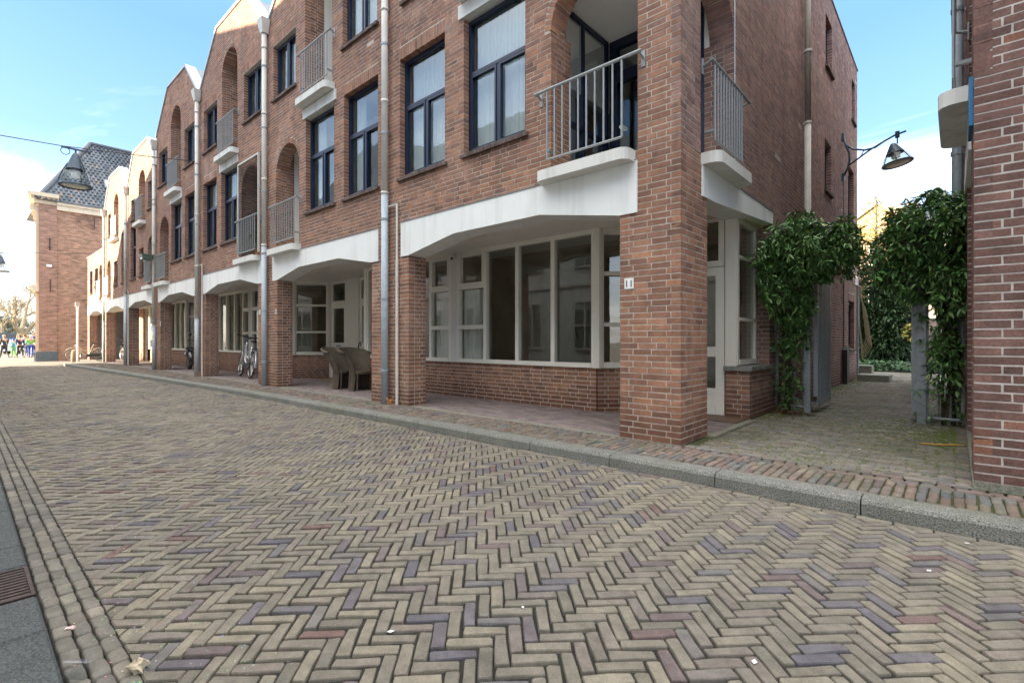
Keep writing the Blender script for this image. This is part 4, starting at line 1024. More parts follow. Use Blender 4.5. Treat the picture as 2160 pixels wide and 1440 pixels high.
mb = MB(); mb.tube([(2.06, 16.98, .05), (2.06, 16.98, 2.9)], .03, 8); mb.build('conduit', mSteel, hA)
mb = MB(); mb.tube([(2.072, 6.53, 3.2), (2.072, 6.53, 8.6)], .006, 6); mb.build('cable', mPlateW, hA)
# floodlight, sensor, sign and cable guard on the alley wall
fl = thing("floodlight", "small black floodlight with a white lens on the alley wall", "lamp", (2.05, 14.64, 2.6))
mb = MB(); mb.box(1.86, 2.0, 14.52, 14.74, 2.55, 2.63); mb.tube([(2.08, 14.64, 2.66), (1.98, 14.64, 2.62)], .02, 6); mb.build('housing', mBlack, fl)
mb = MB(); mb.lathe([(0, .07), (.05, .06), (.06, 0), (.05, -.05), (0, -.06)], (1.93, 14.62, 2.72), 12); mb.build('sensor', mPlateW, fl, True)
mb = MB(); mb.tube([(2.06, 14.64, 2.55), (2.06, 14.64, .9)], .012, 6); mb.tube([(2.06, 14.64, 5.05), (2.06, 14.64, 2.7)], .008, 6); mb.build('wall_cable', mBlack, hA)
mb = MB(); mb.box(1.97, 2.08, 14.5, 14.82, .0, .84); mb.prism([(1.97, 14.5, .84), (1.97, 14.66, .93), (1.97, 14.82, .84)], (.11, 0, 0)); mb.build("cable_guard", mBlack, base=(2.02, 14.66, 0), label="narrow black cable guard standing against the alley wall", cat="guard")
sg = thing("street_sign", "small blue and white nameplate high on the far end of the alley wall", "sign", (2.07, 16.6, 2.65))
mb = MB(); mb.box(2.045, 2.078, 16.35, 16.9, 2.62, 2.85); mb.build('plate', mPlateW, sg); mb = MB(); mb.box(2.04, 2.044, 16.38, 16.87, 2.65, 2.82); mb.build('face', mBlue, sg)
mb = MB(); mb.tube([(2.08, 9.6, 1.12), (1.98, 9.6, 1.12), (1.97, 9.75, 1.10)], .015, 6); mb.build("wall_hook", mSteel, base=(2.05, 9.6, 1.1), label="short steel catch on the alley wall behind the open gate leaf", cat="hook")
# ------------------------------------------------------------------ right-hand house
hR = thing('row_house', "dark brown brick house with pale mortar at the right edge of the photo", 'house', (-2, 7, 0))
PR = Pieces(hR, 'brick', mBrickD, BRV, 295, False, 10); mR = MB()
WR = Wall((0, 4.96), (1, 0), (0, -1)); brick_wall(WR, -3.2, -.1, .045, 8.6, PR, mR, [('r', -2.6, -1.5, 3.77, 5.72), ('r', -2.6, -1.5, 6.65, 7.9)], dep=.35, seed=90, inset=(0, .001))
WRs = Wall((-.1, 0), (0, 1), (1, 0)); PR2 = Pieces(hR, 'side_brick', mBrickD, BRV, 100, False, 10)
brick_wall(WRs, 4.96, 5.6, .045, 3.03, PR, mR, dep=.3, seed=91); brick_wall(WRs, 4.96, 17.0, 3.03, 8.6, PR2, mR, [('x', 5.48, 6.6, 3.13, 5.4)], dep=.25, seed=92); brick_wall(WRs, 7.6, 17.0, .045, 3.03, PR2, mR, dep=.25, seed=93)
win(WR, -2.6, -1.5, 3.77, 5.72, hR); win(WR, -2.6, -1.5, 6.65, 7.9, hR, 2)
mb = MB(); mb.box(-3.2, -.094, 4.955, 5.3, -.1, .044); mb.box(-.45, -.094, 5.3, 17, -.1, .044); mb.build('footing', mStrip, hR)
mb = MB(); mb.box(-3.2, -.45, 16.7, 17, 0, 8.5); mb.box(-3.2, -.4, 5.3, 16.7, 8.4, 8.5); mb.box(-3.4, -3.21, 5, 17, 0, 8.6); mb.build('rear_wall', mMortar, hR)
mb = MB(); mb.box(-.7, -.6, 5.6, 7.6, 0, 3.0); mb.box(-.7, -.36, 7.55, 7.62, 0, 3); mb.build('recess_wall', mCream, hR)
mb = MB(); mb.prism([(-.08, 5.62, 3.015), (-.08, 5.62, 2.66), (-.08, 8.2, 2.83), (-.08, 8.2, 3.015)], (-.3, 0, 0)); mb.build('fascia_beam', mWhite, hR)
mb = MB(); mb.box(-1.2, -1.1, 5.5, 6.7, 3.1, 5.6); mb.build('loggia_wall', mSoffit, hR)
slab(WRs, 5.42, 6.66, 3.0, 3.125, hR, .21); railing(WRs, 5.55, 6.5, 3.27, 4.12, hR, (.12, .12), n=11)
mb = MB(); mb.tube([(-.02, 8.4, .05), (-.02, 8.4, 8.5)], .055, 12); o_ = mb.build('downpipe', mZincB, hR, True)
mb = MB()
for z in (1.6, 3.4, 5.2, 7.0): mb.tube([(-.02, 8.4, z), (-.02, 8.4, z + .05)], .067, 12); mb.box(-.1, -.02, 8.39, 8.41, z, z + .03)
mb.build('pipe_clip', mSteel, o_)
mb = MB(); mb.box(-.10, -.075, 5.0, 5.4, 2.66, 3.02); p_ = mb.build('wall_sign', mBlue, hR)
mortR = mMortarL
PR.flush(); PR2.flush(); mR.build('mortar_wall', mMortarL, hR)
# ------------------------------------------------------------------ old house across the far end of the row
hO = thing('old_house', "tall old brown brick house with a steep dark tiled hip roof and cream cornice", 'house', (43, 8, 0))
vf = lambda u_: .12 * (u_ - 39.42)
def fbox(mb, a, b, c, d, e, f): mb.hexa([(a, c + vf(a), e), (b, c + vf(b), e), (b, d + vf(b), e), (a, d + vf(a), e), (a, c + vf(a), f), (b, c + vf(b), f), (b, d + vf(b), f), (a, d + vf(a), f)])
mb = MB(); mb.box(39.5, 47, 3.9, 11, -.2, 9.05); mb.build('side_wall', mOld, hO)
mb = MB(); fbox(mb, 39.42, 47, 3.14, 3.9, -.2, 9.0); mb.build('front_wall', mat_oldbrick("brick_old_pier", (.34, .19, .14), (.29, .16, .125), (.34, .27, .22), blot=.4, soot=.2), hO)
mb = MB(); mb.box(39.40, 39.46, 3.0, 3.95, -.2, .42); mb.build('plinth', mPlint, hO)
for k in range(4):
    v0 = 3.02; mb = MB(); u0 = 39.6 + k * 1.9; fbox(mb, u0, u0 + .35, 2.98, 3.14, -.2, 8.9); mb.build('pilaster', mGoldS, hO)
    mb = MB(); fbox(mb, u0 - .04, u0 + .39, 2.94, 3.14, -.2, .42); mb.build('pilaster_base', mPlint, hO)
    for z0 in (1.0, 5.0):
        if k < 3: glazing(Wall((0, 3.14 + vf(u0 + 1.1)), (1, 0), (0, -1)), u0 + .6, u0 + 1.6, z0, z0 + 2.4, -.03, hO, 'window', mCorn, .08, [u0 + 1.1], [z0 + 1.3], th=.08)
for G_ in (((3.9, 4.05, .12), (4.05, 4.2, .22)), ((9.0, 9.2, .05), (9.2, 9.38, .16), (9.38, 9.6, .30))):
    mb = MB()
    for z0, z1, o_ in G_: fbox(mb, 39.44 - (o_ * .8 if z0 > 8 else 0), 47, 2.98 - o_, 3.9 + (.1 if z0 > 8 else -.76), z0, z1)
    mb.build('cornice', mGoldS, hO)
for k in range(5):
    mb = MB(); fbox(mb, 39.7 + k * 1.5, 39.9 + k * 1.5, 2.74, 2.98, 8.6, 9.0); mb.build('cornice_bracket', mGoldS, hO)
mb = MB(); mb.box(39.38, 39.5, 3.905, 11, 8.75, 9.05); mb.box(39.3, 39.5, 3.905, 11.1, 9.05, 9.2); mb.build('gutter_board', mCorn, hO)
for u_, v_, z in ((39.38, 3.62, 4.3), (39.4, 5.3, 5.5), (39.4, 5.6, 8.3), (39.38, 3.6, 6.7)):
    mb = MB(); mb.box(u_ - .02, u_ + .02, v_ - .02, v_ + .02, z - .35, z + .35); mb.build('wall_anchor', mBlack, hO)
mb = MB(); mb.box(39.36, 39.4, 3.45, 3.68, 5.35, 5.5); mb.build('nameplate', mPlateW, hO)
# hip roof with real pantiles
e0, e1, rz, ru = (39.3, 3.1), (39.3, 11.2), 14.1, 43.0
mb = MB(); mb.face([(39.3, 3.1, 9.2), (39.3, 11.2, 9.2), (ru, 11.2, rz), (ru, 5.9, rz)]); mb.face([(39.3, 3.1, 9.2), (ru, 5.9, rz), (47, 5.9, rz), (47, 3.1, 9.2)]); mb.face([(39.3, 3.1, 9.19), (47, 3.1, 9.19), (47, 11.2, 9.19), (39.3, 11.2, 9.19)])
mb.face([(ru, 5.9, rz), (ru, 11.2, rz), (47, 11.2, rz), (47, 5.9, rz)]); mb.build('roof', mSlate, hO)
tv = []
for q in range(4):
    vs = []; fs = []; N = 6
    for y in (-.5, .5):
        for i in range(N + 1):
            x = -.5 + i / N; zz_ = .5 * math.sin(x * math.pi * 2 + .5) + (.35 if y < 0 else -.3); vs.append((x, y, zz_))
    fs = [(i, i + 1, N + 2 + i, N + 1 + i) for i in range(N)]
    vs += [(v[0], v[1], v[2] - .5) for v in vs[:N + 1]]; fs += [(i + 1, i, 2 * N + 2 + i, 2 * N + 3 + i) for i in range(N)]
    tv.append((vs, fs))
PT = Pieces(hO, 'roof_tile', mTile, tv, 290, True, 6)
sl = Vector((ru - 39.3, 0, rz - 9.2)); SL = sl.length; sl.normalize(); nn = Vector((-sl.z, 0, sl.x))
r_ = 0
while r_ * .27 < SL:
    t = r_ * .27 + .15; p = Vector((39.3, 0, 9.2)) + sl * t; vmin = 3.1 + 2.8 * t / SL; v = vmin
    while v < 11:
        if v > vmin: PT.add((p.x + nn.x * .05, v, p.z + nn.z * .05), (0, .235, 0), tuple(x * .36 for x in sl), tuple(nn * .055)); 
        v += .225
    r_ += 1
PT.flush()
mb = MB(); mb.tube([(39.25, 3.05, 9.25), (ru, 5.9, rz + .08)], .13, 8); mb.tube([(ru, 5.9, rz + .08), (ru, 11.2, rz + .08)], .13, 8); mb.build('ridge_tiles', mTile, hO)
q0 = Vector((39.3, 0, 9.2)) + sl * 1.9; q1 = Vector((39.3, 0, 9.2)) + sl * 2.7
mb = MB(); mb.hexa([(q0.x, 6.25, q0.z), (q0.x, 6.95, q0.z), (q1.x, 6.95, q1.z), (q1.x, 6.25, q1.z)] + [(a + nn.x * .16, b, c + nn.z * .16) for a, b, c in ((q0.x, 6.25, q0.z), (q0.x, 6.95, q0.z), (q1.x, 6.95, q1.z), (q1.x, 6.25, q1.z))]); sk = mb.build('skylight', mSlate, hO)
mb = MB(); mb.hexa([(a + nn.x * .163, b, c + nn.z * .163) for a, b, c in ((q0.x + .06, 6.31, q0.z + .1), (q0.x + .06, 6.89, q0.z + .1), (q1.x - .06, 6.89, q1.z - .1), (q1.x - .06, 6.31, q1.z - .1))] + [(a + nn.x * .175, b, c + nn.z * .175) for a, b, c in ((q0.x + .06, 6.31, q0.z + .1), (q0.x + .06, 6.89, q0.z + .1), (q1.x - .06, 6.89, q1.z - .1), (q1.x - .06, 6.31, q1.z - .1))]); mb.build('skylight_pane', mGlass, sk)
# ------------------------------------------------------------------ houses on the other side of the street (outside the frame, seen in the glass; they shade the street)
def opp(label, u0, u1, mat, ze, prof, cat='house', wins=(), v=-1.62):
    h = thing('opposite_house', label, cat, ((u0 + u1) / 2, v - 3, 0)); W = Wall((0, v), (1, 0), (0, 1))
    mb = MB(); mb.box(u0, u1, v - 7, v, -.22, ze); mb.build('wall', mat, h)
    mb = MB(); mb.prism([(a, v - .02, z) for a, z in prof], (0, -7.5, 0)); mb.build('roof', mSlate, h)
    mb = MB(); mb.box(u0, u1, v, v + .16, ze - .2, ze + .05); mb.box(u0, u1, v, v + .05, 2.95, 3.05); mb.build('cornice', mCream, h)
    for (a, b, z0, z1) in wins:
        glazing(W, a, b, z0, z1, -.06, h, 'window', mCream, .07, [(a + b) / 2], [(z0 + z1) / 2], th=.05)
    return h
def ridge_roof(h, pts, ze, v0=-1.5, vr=-6.6, vb=-11.5):
    mb = MB()
    for (a, za), (b, zb) in zip(pts, pts[1:]):
        mb.face([(a, v0, ze), (b, v0, ze), (b, vr, zb), (a, vr, za)]); mb.face([(a, vb, ze), (b, vb, ze), (b, vr, zb), (a, vr, za)])
    for a, za in (pts[0], pts[-1]): mb.face([(a, v0, ze), (a, vb, ze), (a, vr, za)])
    mb.build('roof', mSlate, h)
def opp(label, u0, u1, mat, ze, pts, wins=(), v=-1.62):
    h = thing('opposite_house', label, 'house', ((u0 + u1) / 2, v - 3, 0)); W = Wall((0, v), (1, 0), (0, 1))
    mb = MB(); mb.box(u0, u1, v - 9.8, v, -.22, ze); mb.build('wall', mat, h)
    ridge_roof(h, pts, ze)
    mb = MB(); mb.box(u0, u1, v, v + .16, ze - .2, ze - .002); mb.build('cornice', mCream, h)
    mb = MB(); mb.box(u0, u1, v, v + .05, 2.95, 3.05); mb.build('string_course', mCream, h)
    for (a, b, z0, z1) in wins:
        glazing(W, a, b, z0, z1, -.06, h, 'window', mCream, .07, [(a + b) / 2], [(z0 + z1) / 2], th=.05)
    return h
ww = [(a, a + 1.0, z, z + 1.7) for a in (-3.0, -.8, 1.6, 4.2, 6.6, 9.0, 11.4, 14) for z in (.75, 3.6)]
opp("white plastered house behind the camera, facing the corner house", -8, 13.8, mPlast, 5.9, [(-8, 9.8), (13.8, 11.2)], wins=ww)
ww = [(a, a + 1.0, z, z + 1.7) for a in (14.6, 17, 19.4, 21.8, 24.2) for z in (.75, 3.6)]
opp("white plastered house facing the netted loggia", 13.8, 27, mPlast, 5.9, [(13.8, 11.2), (20.5, 11.25), (23.6, 12.24), (24.5, 12.8), (27, 12.8)], wins=ww)
h_ = opp("brick house at the end of the opposite row", 27, 34.2, mOppX, 4.6, [(27, 12.8), (29, 12.6), (30.5, 10.2), (34.2, 8.0)], wins=[(28.4, 29.4, .8, 2.5), (31, 32, .8, 2.5)])
mb = MB(); mb.prism([(27, -1.64, 4.59), (34.2, -1.64, 4.59), (34.2, -1.64, 5.2), (32.4, -1.64, 7.25), (27, -1.64, 9.1)], (0, -2.5, 0)); mb.build('gable', mOppX, h_)
# ------------------------------------------------------------------ lamps
def lamp_head(root, c, s=1.0, local=False, tilt=None, q=1.0):
    c = Vector(c)
    def lz(prof, m, nm, smooth=True, n=24):
        mb = MB(local); mb.lathe([(r * s, z * s * q) for r, z in prof], c, n, tilt); return mb.build(nm, m, root, smooth)
    lz([(.205, .42), (.17, .52), (.12, .66), (.085, .76), (.05, .84), (.0, .86), (.0, .8), (.08, .6), (.19, .42), (.205, .42)], mLampM, 'shade')
    lz([(.33, .0), (.325, .06), (.29, .20), (.245, .34), (.205, .42), (.198, .42), (.238, .34), (.283, .20), (.318, .06), (.323, 0)], mGlassClear, 'bowl')
    lz([(.345, -.02), (.35, .0), (.345, .025), (.325, .02), (.325, -.015), (.345, -.02)], mLampM, 'rim')
    lz([(.0, .02), (.2, .012), (.322, .0), (.2, -.012), (.0, -.03)], mLens, 'lens')
    lz([(.0, .2), (.09, .22), (.10, .34), (.06, .42), (0, .43)], mPlateW, 'reflector')
    mb = MB(local)
    for k in range(3):
        t = 2.1 * k + .5; d = Vector((math.cos(t), math.sin(t), 0)); pts = [d * (r * s) + Vector((0, 0, z * s * q)) for r, z in ((.35, .0), (.335, .1), (.295, .24), (.235, .4), (.16, .56))]
        if tilt: pts = [tilt @ p for p in pts]
        mb.tube([c + p for p in pts], .012 * s, 6)
    mb.build('strap', mLampM, root)
mLampM = mat_plain("lamp_metal_blue_grey", (.05, .075, .10), .45, .3, 9, .1); mLens = mat_plain("lamp_lens_opal", (.55, .58, .56), .3, 0, 9, .05)
def span_lamp(label, u, vl, zr_, cat_pts):
    t = thing('street_lamp', label, 'street lamp', (u, vl, zr_), 'street lamps hung over the street')
    lamp_head(t, (u, vl, zr_))
    mb = MB(); mb.box(u - .02, u + .02, vl - .28, vl + .30, zr_ + .93, zr_ + .97); mb.tube([(u, vl, zr_ + .85), (u, vl, zr_ + .93)], .02, 6)
    mb.build('hanger', mLampM, t); mb = MB(); mb.tube([(u + .01, vl - .2 + .09 * math.cos(a), zr_ + .86 + .09 * math.sin(a)) for a in np.linspace(0, 6.28, 13)[:-1]], .009, 5, True); mb.build('cable_loop', mBlack, t)
    mb = MB(); mb.tube(cat_pts, .011, 6); mb.build("span_wire", mBlack, base=cat_pts[0], label=("dark span wire carrying the nearer hanging lamp across the street" if u < 20 else "dark span wire of the far hanging lamp by the left edge"), cat="wire", group="wires across the street")
span_lamp("nearer cone shaped glass street lamp hanging on the wire over the street", 17.05, 2.05, 5.08, [(17.05, -1.62, 6.25), (17.05, -.3, 6.02), (17.05, .7, 5.98), (17.05, 1.8, 6.05), (17.05, 3.4, 6.25), (17.05, 4.76, 6.45)])
span_lamp("far street lamp half cut off by the left edge of the photo", 36.6, 1.47, 4.62, [(36.6, -10, 6.6), (36.6, -2, 5.75), (36.6, 1.2, 5.6), (36.6, 3.5, 5.8), (36.4, 4.85, 5.95)])
t = thing('wall_lamp', "alley lamp on a curved dark bracket fixed to the side wall", 'street lamp', (2.08, 14.5, 5.1))
mb = MB()
v = 14.5
mb.tube([(2.05, v, 6.06), (2.0, v, 5.85), (1.87, v, 5.72), (1.62, v, 5.63), (1.42, v, 5.64), (1.25, v, 5.74), (1.05, v, 5.83), (.84, v, 5.87)], .022, 8)
mb.tube([(2.04, v, 6.0), (1.99, v, 5.82), (1.93, v, 5.65), (1.92, v, 5.45), (1.96, v, 5.28), (2.04, v, 5.1)], .024, 8)
mb.tube([(1.95, v, 5.33), (1.75, v, 5.46), (1.5, v, 5.62), (1.3, v, 5.72)], .020, 8); mb.tube([(1.9, v, 5.36), (1.72, v, 5.46), (1.64, v, 5.62)], .010, 6)
mb.build('bracket', mLampM, t, True)
mb = MB()
for z in (5.07, 6.05): mb.box(2.03, 2.08, v - .035, v + .035, z - .09, z + .09)
mb.build('wall_plate', mLampM, t)
mb = MB(); mb.tube([(1.0, v, 5.90), (1.0, v, 5.76)], .045, 10); mb.tube([(1.0, v, 5.8), (1.0, v, 5.62)], .015, 6); mb.build('clamp', mLampM, t)
lamp_head(t, (1.0, v, 5.16), .88, q=.66, tilt=Matrix.Rotation(R(10), 3, 'Y'))
# ------------------------------------------------------------------ gates in the alley
def bars_panel(root, A, B, z0, z1, n, nm='bar', r_=.012):
    A, B = Vector((*A, 0)), Vector((*B, 0))
    mb = MB(); 
    for z in (z0, z1): mb.tube([A + Vector((0, 0, z)), B + Vector((0, 0, z))], .022, 6)
    for p in (A, B): mb.tube([p + Vector((0, 0, z0)), p + Vector((0, 0, z1))], .02, 6)
    f = mb.build('frame', mSteel, root)
    for k in range(1, n):
        p = A.lerp(B, k / n); m2 = MB(); m2.tube([p + Vector((0, 0, z0)), p + Vector((0, 0, z1))], r_, 6); m2.build(nm, mSteel, f)
gl = thing('steel_gate', "galvanised gate standing open along the corner house, overgrown by the left vine", 'gate', (1.63, 8.42, 0), 'steel gates across the alley')
mb = MB(); mb.box(1.595, 1.675, 8.38, 8.46, -.02, 2.35); mb.build('gate_post', mSteel, gl)
bars_panel(gl, (2.05, 8.42), (1.69, 8.42), .08, 2.3, 3)
mb = MB(); mb.box(1.52, 1.575, 8.50, 8.57, .1, 2.3); mb.box(1.52, 1.56, 9.5, 9.56, .1, 2.3); mb.box(1.52, 1.56, 8.57, 9.5, .1, .15); mb.box(1.52, 1.56, 8.57, 9.5, 2.25, 2.3); lf = mb.build('gate_leaf', mSteel, gl)
for k in range(1, 9):
    mb = MB(); vv_ = 8.57 + k * .103; mb.box(1.525, 1.555, vv_ - .012, vv_ + .012, .15, 2.25); mb.build('bar', mSteel, lf)
mb = MB(); mb.box(1.53, 1.60, 8.44, 8.5, .17, .24); mb.box(1.53, 1.60, 8.44, 8.5, 1.9, 1.97); mb.build('hinge', mIron, gl)
g2 = thing('steel_gate', "galvanised gate beside the dark brick house, overgrown by the right vine", 'gate', (.32, 8.29, 0), 'steel gates across the alley')
mb = MB(); mb.box(.28, .37, 8.24, 8.30, -.02, 2.35); mb.build('gate_post', mSteel, g2)
mb = MB(); mb.box(.375, .43, 8.33, 8.40, .1, 2.3); mb.box(.38, .42, 9.3, 9.36, .1, 2.3); mb.box(.38, .42, 8.4, 9.3, .1, .15); lf = mb.build('gate_leaf', mSteel, g2)
for k in range(1, 9):
    mb = MB(); vv_ = 8.4 + k * .1; mb.box(.385, .415, vv_ - .012, vv_ + .012, .15, 2.25); mb.build('bar', mSteel, lf)
bars_panel(g2, (.27, 8.27), (-.07, 8.27), .08, 2.3, 3)
# ------------------------------------------------------------------ leaves
def leaf_variants(n=5, w=.30, droop=.25, seed=3):
    rg = random.Random(seed); L = []
    for _ in range(n):
        c = rg.uniform(.6, 1.3) * droop; ww_ = w * rg.uniform(.85, 1.15)
        xs = [(0, .02), (.28, .42), (.6, .5), (.85, .28), (1, 0.0)]
        vs = []
        for x, y in xs:
            z = -c * x * x; vs += [(x, y * ww_, z + .10 * y), (x, 0, z), (x, -y * ww_, z + .10 * y)]
        fs = []
        for k in range(4): fs += [(3 * k, 3 * k + 1, 3 * k + 4, 3 * k + 3), (3 * k + 1, 3 * k + 2, 3 * k + 5, 3 * k + 4)]
        L.append((vs, fs))
    return L
LV = leaf_variants()
def leaf_at(P, p, d, size, rg, roll=None):
    d = d.normalized(); s_ = d.cross(Vector((0, 0, 1)));
    if s_.length < .1: s_ = Vector((1, 0, 0))
    s_.normalize(); up = s_.cross(d).normalized(); a = rg.uniform(-.7, .7)
    s2 = s_ * math.cos(a) + up * math.sin(a); u2 = s2.cross(d)
    if u2.z < 0: u2 = -u2
    P.add(tuple(p), tuple(d * size), tuple(s2 * size), tuple(u2 * size))
def vine(label, base, blobs, stems, nleaf, seed, trail, lim=295):
    t = thing('climbing_vine', label, 'vine', base); rg = random.Random(seed)
    mb = MB()
    for st in stems:
        for q in range(3):
            o = Vector((rg.uniform(-.05, .05), rg.uniform(-.05, .05), 0)); pts = [Vector(p) + o + Vector((math.sin(i * 2.1 + q) * .03, math.cos(i * 1.7 + q) * .03, 0)) for i, p in enumerate(st)]
            mb.tube(pts, [.022 - .012 * i / len(pts) for i in range(len(pts))], 6)
    mb.build('stem', mStem, t)
    tw = MB(); P = Pieces(t, 'leaf', mLeaf, LV, lim, False, 8)
    tot = sum(b[3] for b in blobs)
    blobs = list(blobs)
    for b in blobs[:3]:        # straggling side shoots
        for _ in range(16):
            d = Vector((rg.gauss(0, 1), rg.gauss(0, 1), rg.gauss(.15, .9))).normalized(); q_ = Vector(b[0]) + Vector((d.x * b[1][0], d.y * b[1][1], d.z * b[1][2])) * rg.uniform(.95, 1.2); r2 = rg.uniform(.06, .15)
            blobs.append((tuple(q_), (r2, r2, r2 * rg.uniform(.7, 1.5)), 1, b[3] * .028))
    tot = sum(b[3] for b in blobs)
    for (c, r_, sq, wgt) in [(Vector(b[0]), Vector(b[1]), b[2], b[3]) for b in blobs]:
        for _ in range(int(nleaf * wgt / tot / 5)):
            d = Vector((rg.gauss(0, 1), rg.gauss(0, 1), rg.gauss(0, 1))).normalized(); k = 1 - abs(rg.gauss(0, .20)) if rg.random() < .8 else rg.random()
            lump = 1 + .16 * math.sin(d.x * 7 + seed) * math.sin(d.z * 6 + d.y * 5)
            p = c + Vector((d.x * r_.x, d.y * r_.y, d.z * r_.z)) * k * lump
            if p.z < .05: continue
            ax = (d + Vector((0, 0, -.35 if d.z < .4 else .1))).normalized()
            tw.tube([p - ax * .16, p - ax * .02], .003, 3)
            n = rg.choice((4, 5, 5, 6)); ph = rg.uniform(0, 6)
            for q in range(n):      # a whorl of leaflets round the twig end
                a = ph + q * 2 * math.pi / n; s_ = ax.cross(Vector((.3, .2, 1))).normalized(); w_ = ax.cross(s_)
                dd = ax * rg.uniform(.35, .8) + (s_ * math.cos(a) + w_ * math.sin(a)) * .8 + Vector((0, 0, -.25))
                leaf_at(P, p - ax * rg.uniform(0, .05), dd, rg.uniform(.055, .125), rg)
    for (p0, p1, n, spread) in trail:
        p0, p1 = Vector(p0), Vector(p1)
        for _ in range(n):
            p = p0.lerp(p1, rg.random()) + Vector((rg.gauss(0, spread), rg.gauss(0, spread), rg.gauss(0, .05)))
            if p.z < .06: continue
            for q in range(rg.choice((3, 4, 5))):
                dd = Vector((rg.uniform(-1, 1), rg.uniform(-1, .3), rg.uniform(-.7, .2))); leaf_at(P, p, dd, rg.uniform(.06, .11), rg)
    tw.build('twigs', mStem, t, kind='stuff'); P.flush(); return t
vine("glossy green climber on the gate next to the corner house, left of the alley passage", (1.85, 8.35, 0),
     [((1.62, 8.0, 2.32), (.50, .62, .46), 1, 5), ((1.95, 7.85, 2.05), (.16, .55, .58), 1, 2.4), ((1.3, 8.15, 2.35), (.36, .42, .36), 1, 2.6), ((1.75, 8.15, 1.62), (.27, .35, .35), 1, 2), ((1.78, 8.3, 1.12), (.24, .22, .34), 1, .8), ((1.85, 8.3, .3), (.14, .15, .28), 1, .22)],
     [[(1.86, 8.36, 0), (1.84, 8.36, .5), (1.85, 8.36, 1.0), (1.80, 8.3, 1.5), (1.7, 8.2, 2.0), (1.4, 8.2, 2.4)], [(1.95, 8.38, 0), (1.93, 8.36, .7), (1.9, 8.3, 1.4), (1.9, 8.1, 2.1)]], 10500, 5,
     [((1.85, 8.25, .1), (1.8, 8.2, 1.6), 110, .10)])
vine("glossy green climber beside the dark brick house, right of the alley passage", (.05, 8.35, 0),
     [((.20, 8.15, 2.42), (.46, .5, .50), 1, 5), ((.55, 8.2, 2.25), (.30, .4, .42), 1, 2.4), ((.05, 8.1, 1.72), (.22, .35, .4), 1, 1.7), ((.36, 8.15, 1.82), (.24, .3, .3), 1, 1), ((.10, 8.22, .85), (.17, .16, .4), 1, .55)],
     [[(.12, 8.3, 0), (.1, 8.3, .5), (.12, 8.3, 1.0), (.15, 8.3, 1.5), (.2, 8.2, 2.2)], [(-.02, 8.33, 0), (0, 8.3, .6), (.04, 8.3, 1.2), (.3, 8.2, 2.0), (.6, 8.2, 2.3)]], 10500, 9,
     [((.1, 8.25, .15), (.15, 8.2, 1.7), 180, .11)])
# ------------------------------------------------------------------ courtyard behind
def foliage(root, nm, mat, blobs, n, size, seed, vars_=None):
    rg = random.Random(seed); P = Pieces(root, nm, mat, vars_ or LV, 0); tot = sum(b[2] for b in blobs)
    for c, r_, wgt in blobs:
        c = Vector(c); r_ = Vector(r_)
        for _ in range(int(n * wgt / tot)):
            d = Vector((rg.gauss(0, 1), rg.gauss(0, 1), rg.gauss(0, 1))).normalized(); k = (1 - abs(rg.gauss(0, .22)))
            k *= 1 + .22 * math.sin(d.x * 8 + seed) * math.sin(d.z * 7 + d.y * 6 + seed)
            p = c + Vector((d.x * r_.x, d.y * r_.y, d.z * r_.z)) * k
            if p.z < -.1: continue
            leaf_at(P, p, d + Vector((rg.gauss(0, .6), rg.gauss(0, .6), rg.gauss(-.2, .5))), size * rg.uniform(.6, 1.3), rg)
    P.flush()
t = thing('evergreen_tree', "dense dark evergreen tree filling the end of the alley", 'tree', (2.2, 23.5, 0))
mb = MB(); mb.tube([(2.3, 23.8, -.1), (2.25, 23.7, 1.5), (2.1, 23.5, 3.2)], [.16, .12, .05], 8)
for k in range(9):
    a = k * 2.4; mb.tube([(2.3, 23.8, .5 + k * .3), (2.3 + math.cos(a) * .5, 23.8 + math.sin(a) * .5, .9 + k * .34), (2.3 + math.cos(a) * .9, 23.8 + math.sin(a) * .9, 1.3 + k * .36)], [.05, .03, .012], 6)
mb.build('trunk', mBark, t)
foliage(t, 'crown', mEver, [((2.6, 23.7, 2.9), (1.1, 1.0, 1.6), 4), ((1.75, 23.5, 2.0), (.75, .8, 1.3), 3), ((2.9, 23.8, 1.2), (1.0, .9, 1.2), 3), ((1.9, 23.4, .9), (.85, .7, .8), 2), ((2.2, 24.2, 2.2), (.9, .6, 1.8), 3)], 30000, .16, 4)
t = thing('leaning_tree', "pale leaning bare trunk right of the dark evergreen", 'tree', (.95, 21.8, 0))
mb = MB(); mb.tube([(1.08, 24.2, -.1), (1.2, 24.2, .4), (1.55, 24.2, 1.6), (1.9, 24.2, 2.6)], [.17, .16, .13, .08], 10); mb.build('trunk', mBarkP, t, True)
foliage(t, 'crown', mGold, [((1.05, 22.3, 1.35), (.35, .3, .3), 1)], 160, .12, 6)
t = thing('golden_tree', "slender tree with yellow leaves in front of the sunlit gable", 'tree', (2.9, 30, 0))
mb = MB(); mb.tube([(2.9, 30, 0), (2.92, 30, 4), (2.86, 30, 8.2)], [.14, .09, .02], 8); rg = random.Random(4)
for k in range(38):
    z = 3.5 + k * .12; a = k * 2.4; L = .95 - k * .018; mb.tube([(2.9, 30, z), (2.9 + math.cos(a) * L * .6, 30 + math.sin(a) * L * .6, z + .25), (2.9 + math.cos(a) * L, 30 + math.sin(a) * L, z + .35)], [.025, .014, .005], 5)
mb.build('trunk', mBark, t)
foliage(t, 'crown', mGold, [((2.9, 30, 6.9), (.75, .7, 1.3), 3), ((3.1, 30, 5.4), (1.0, .9, 1.2), 3)], 1700, .13, 7)
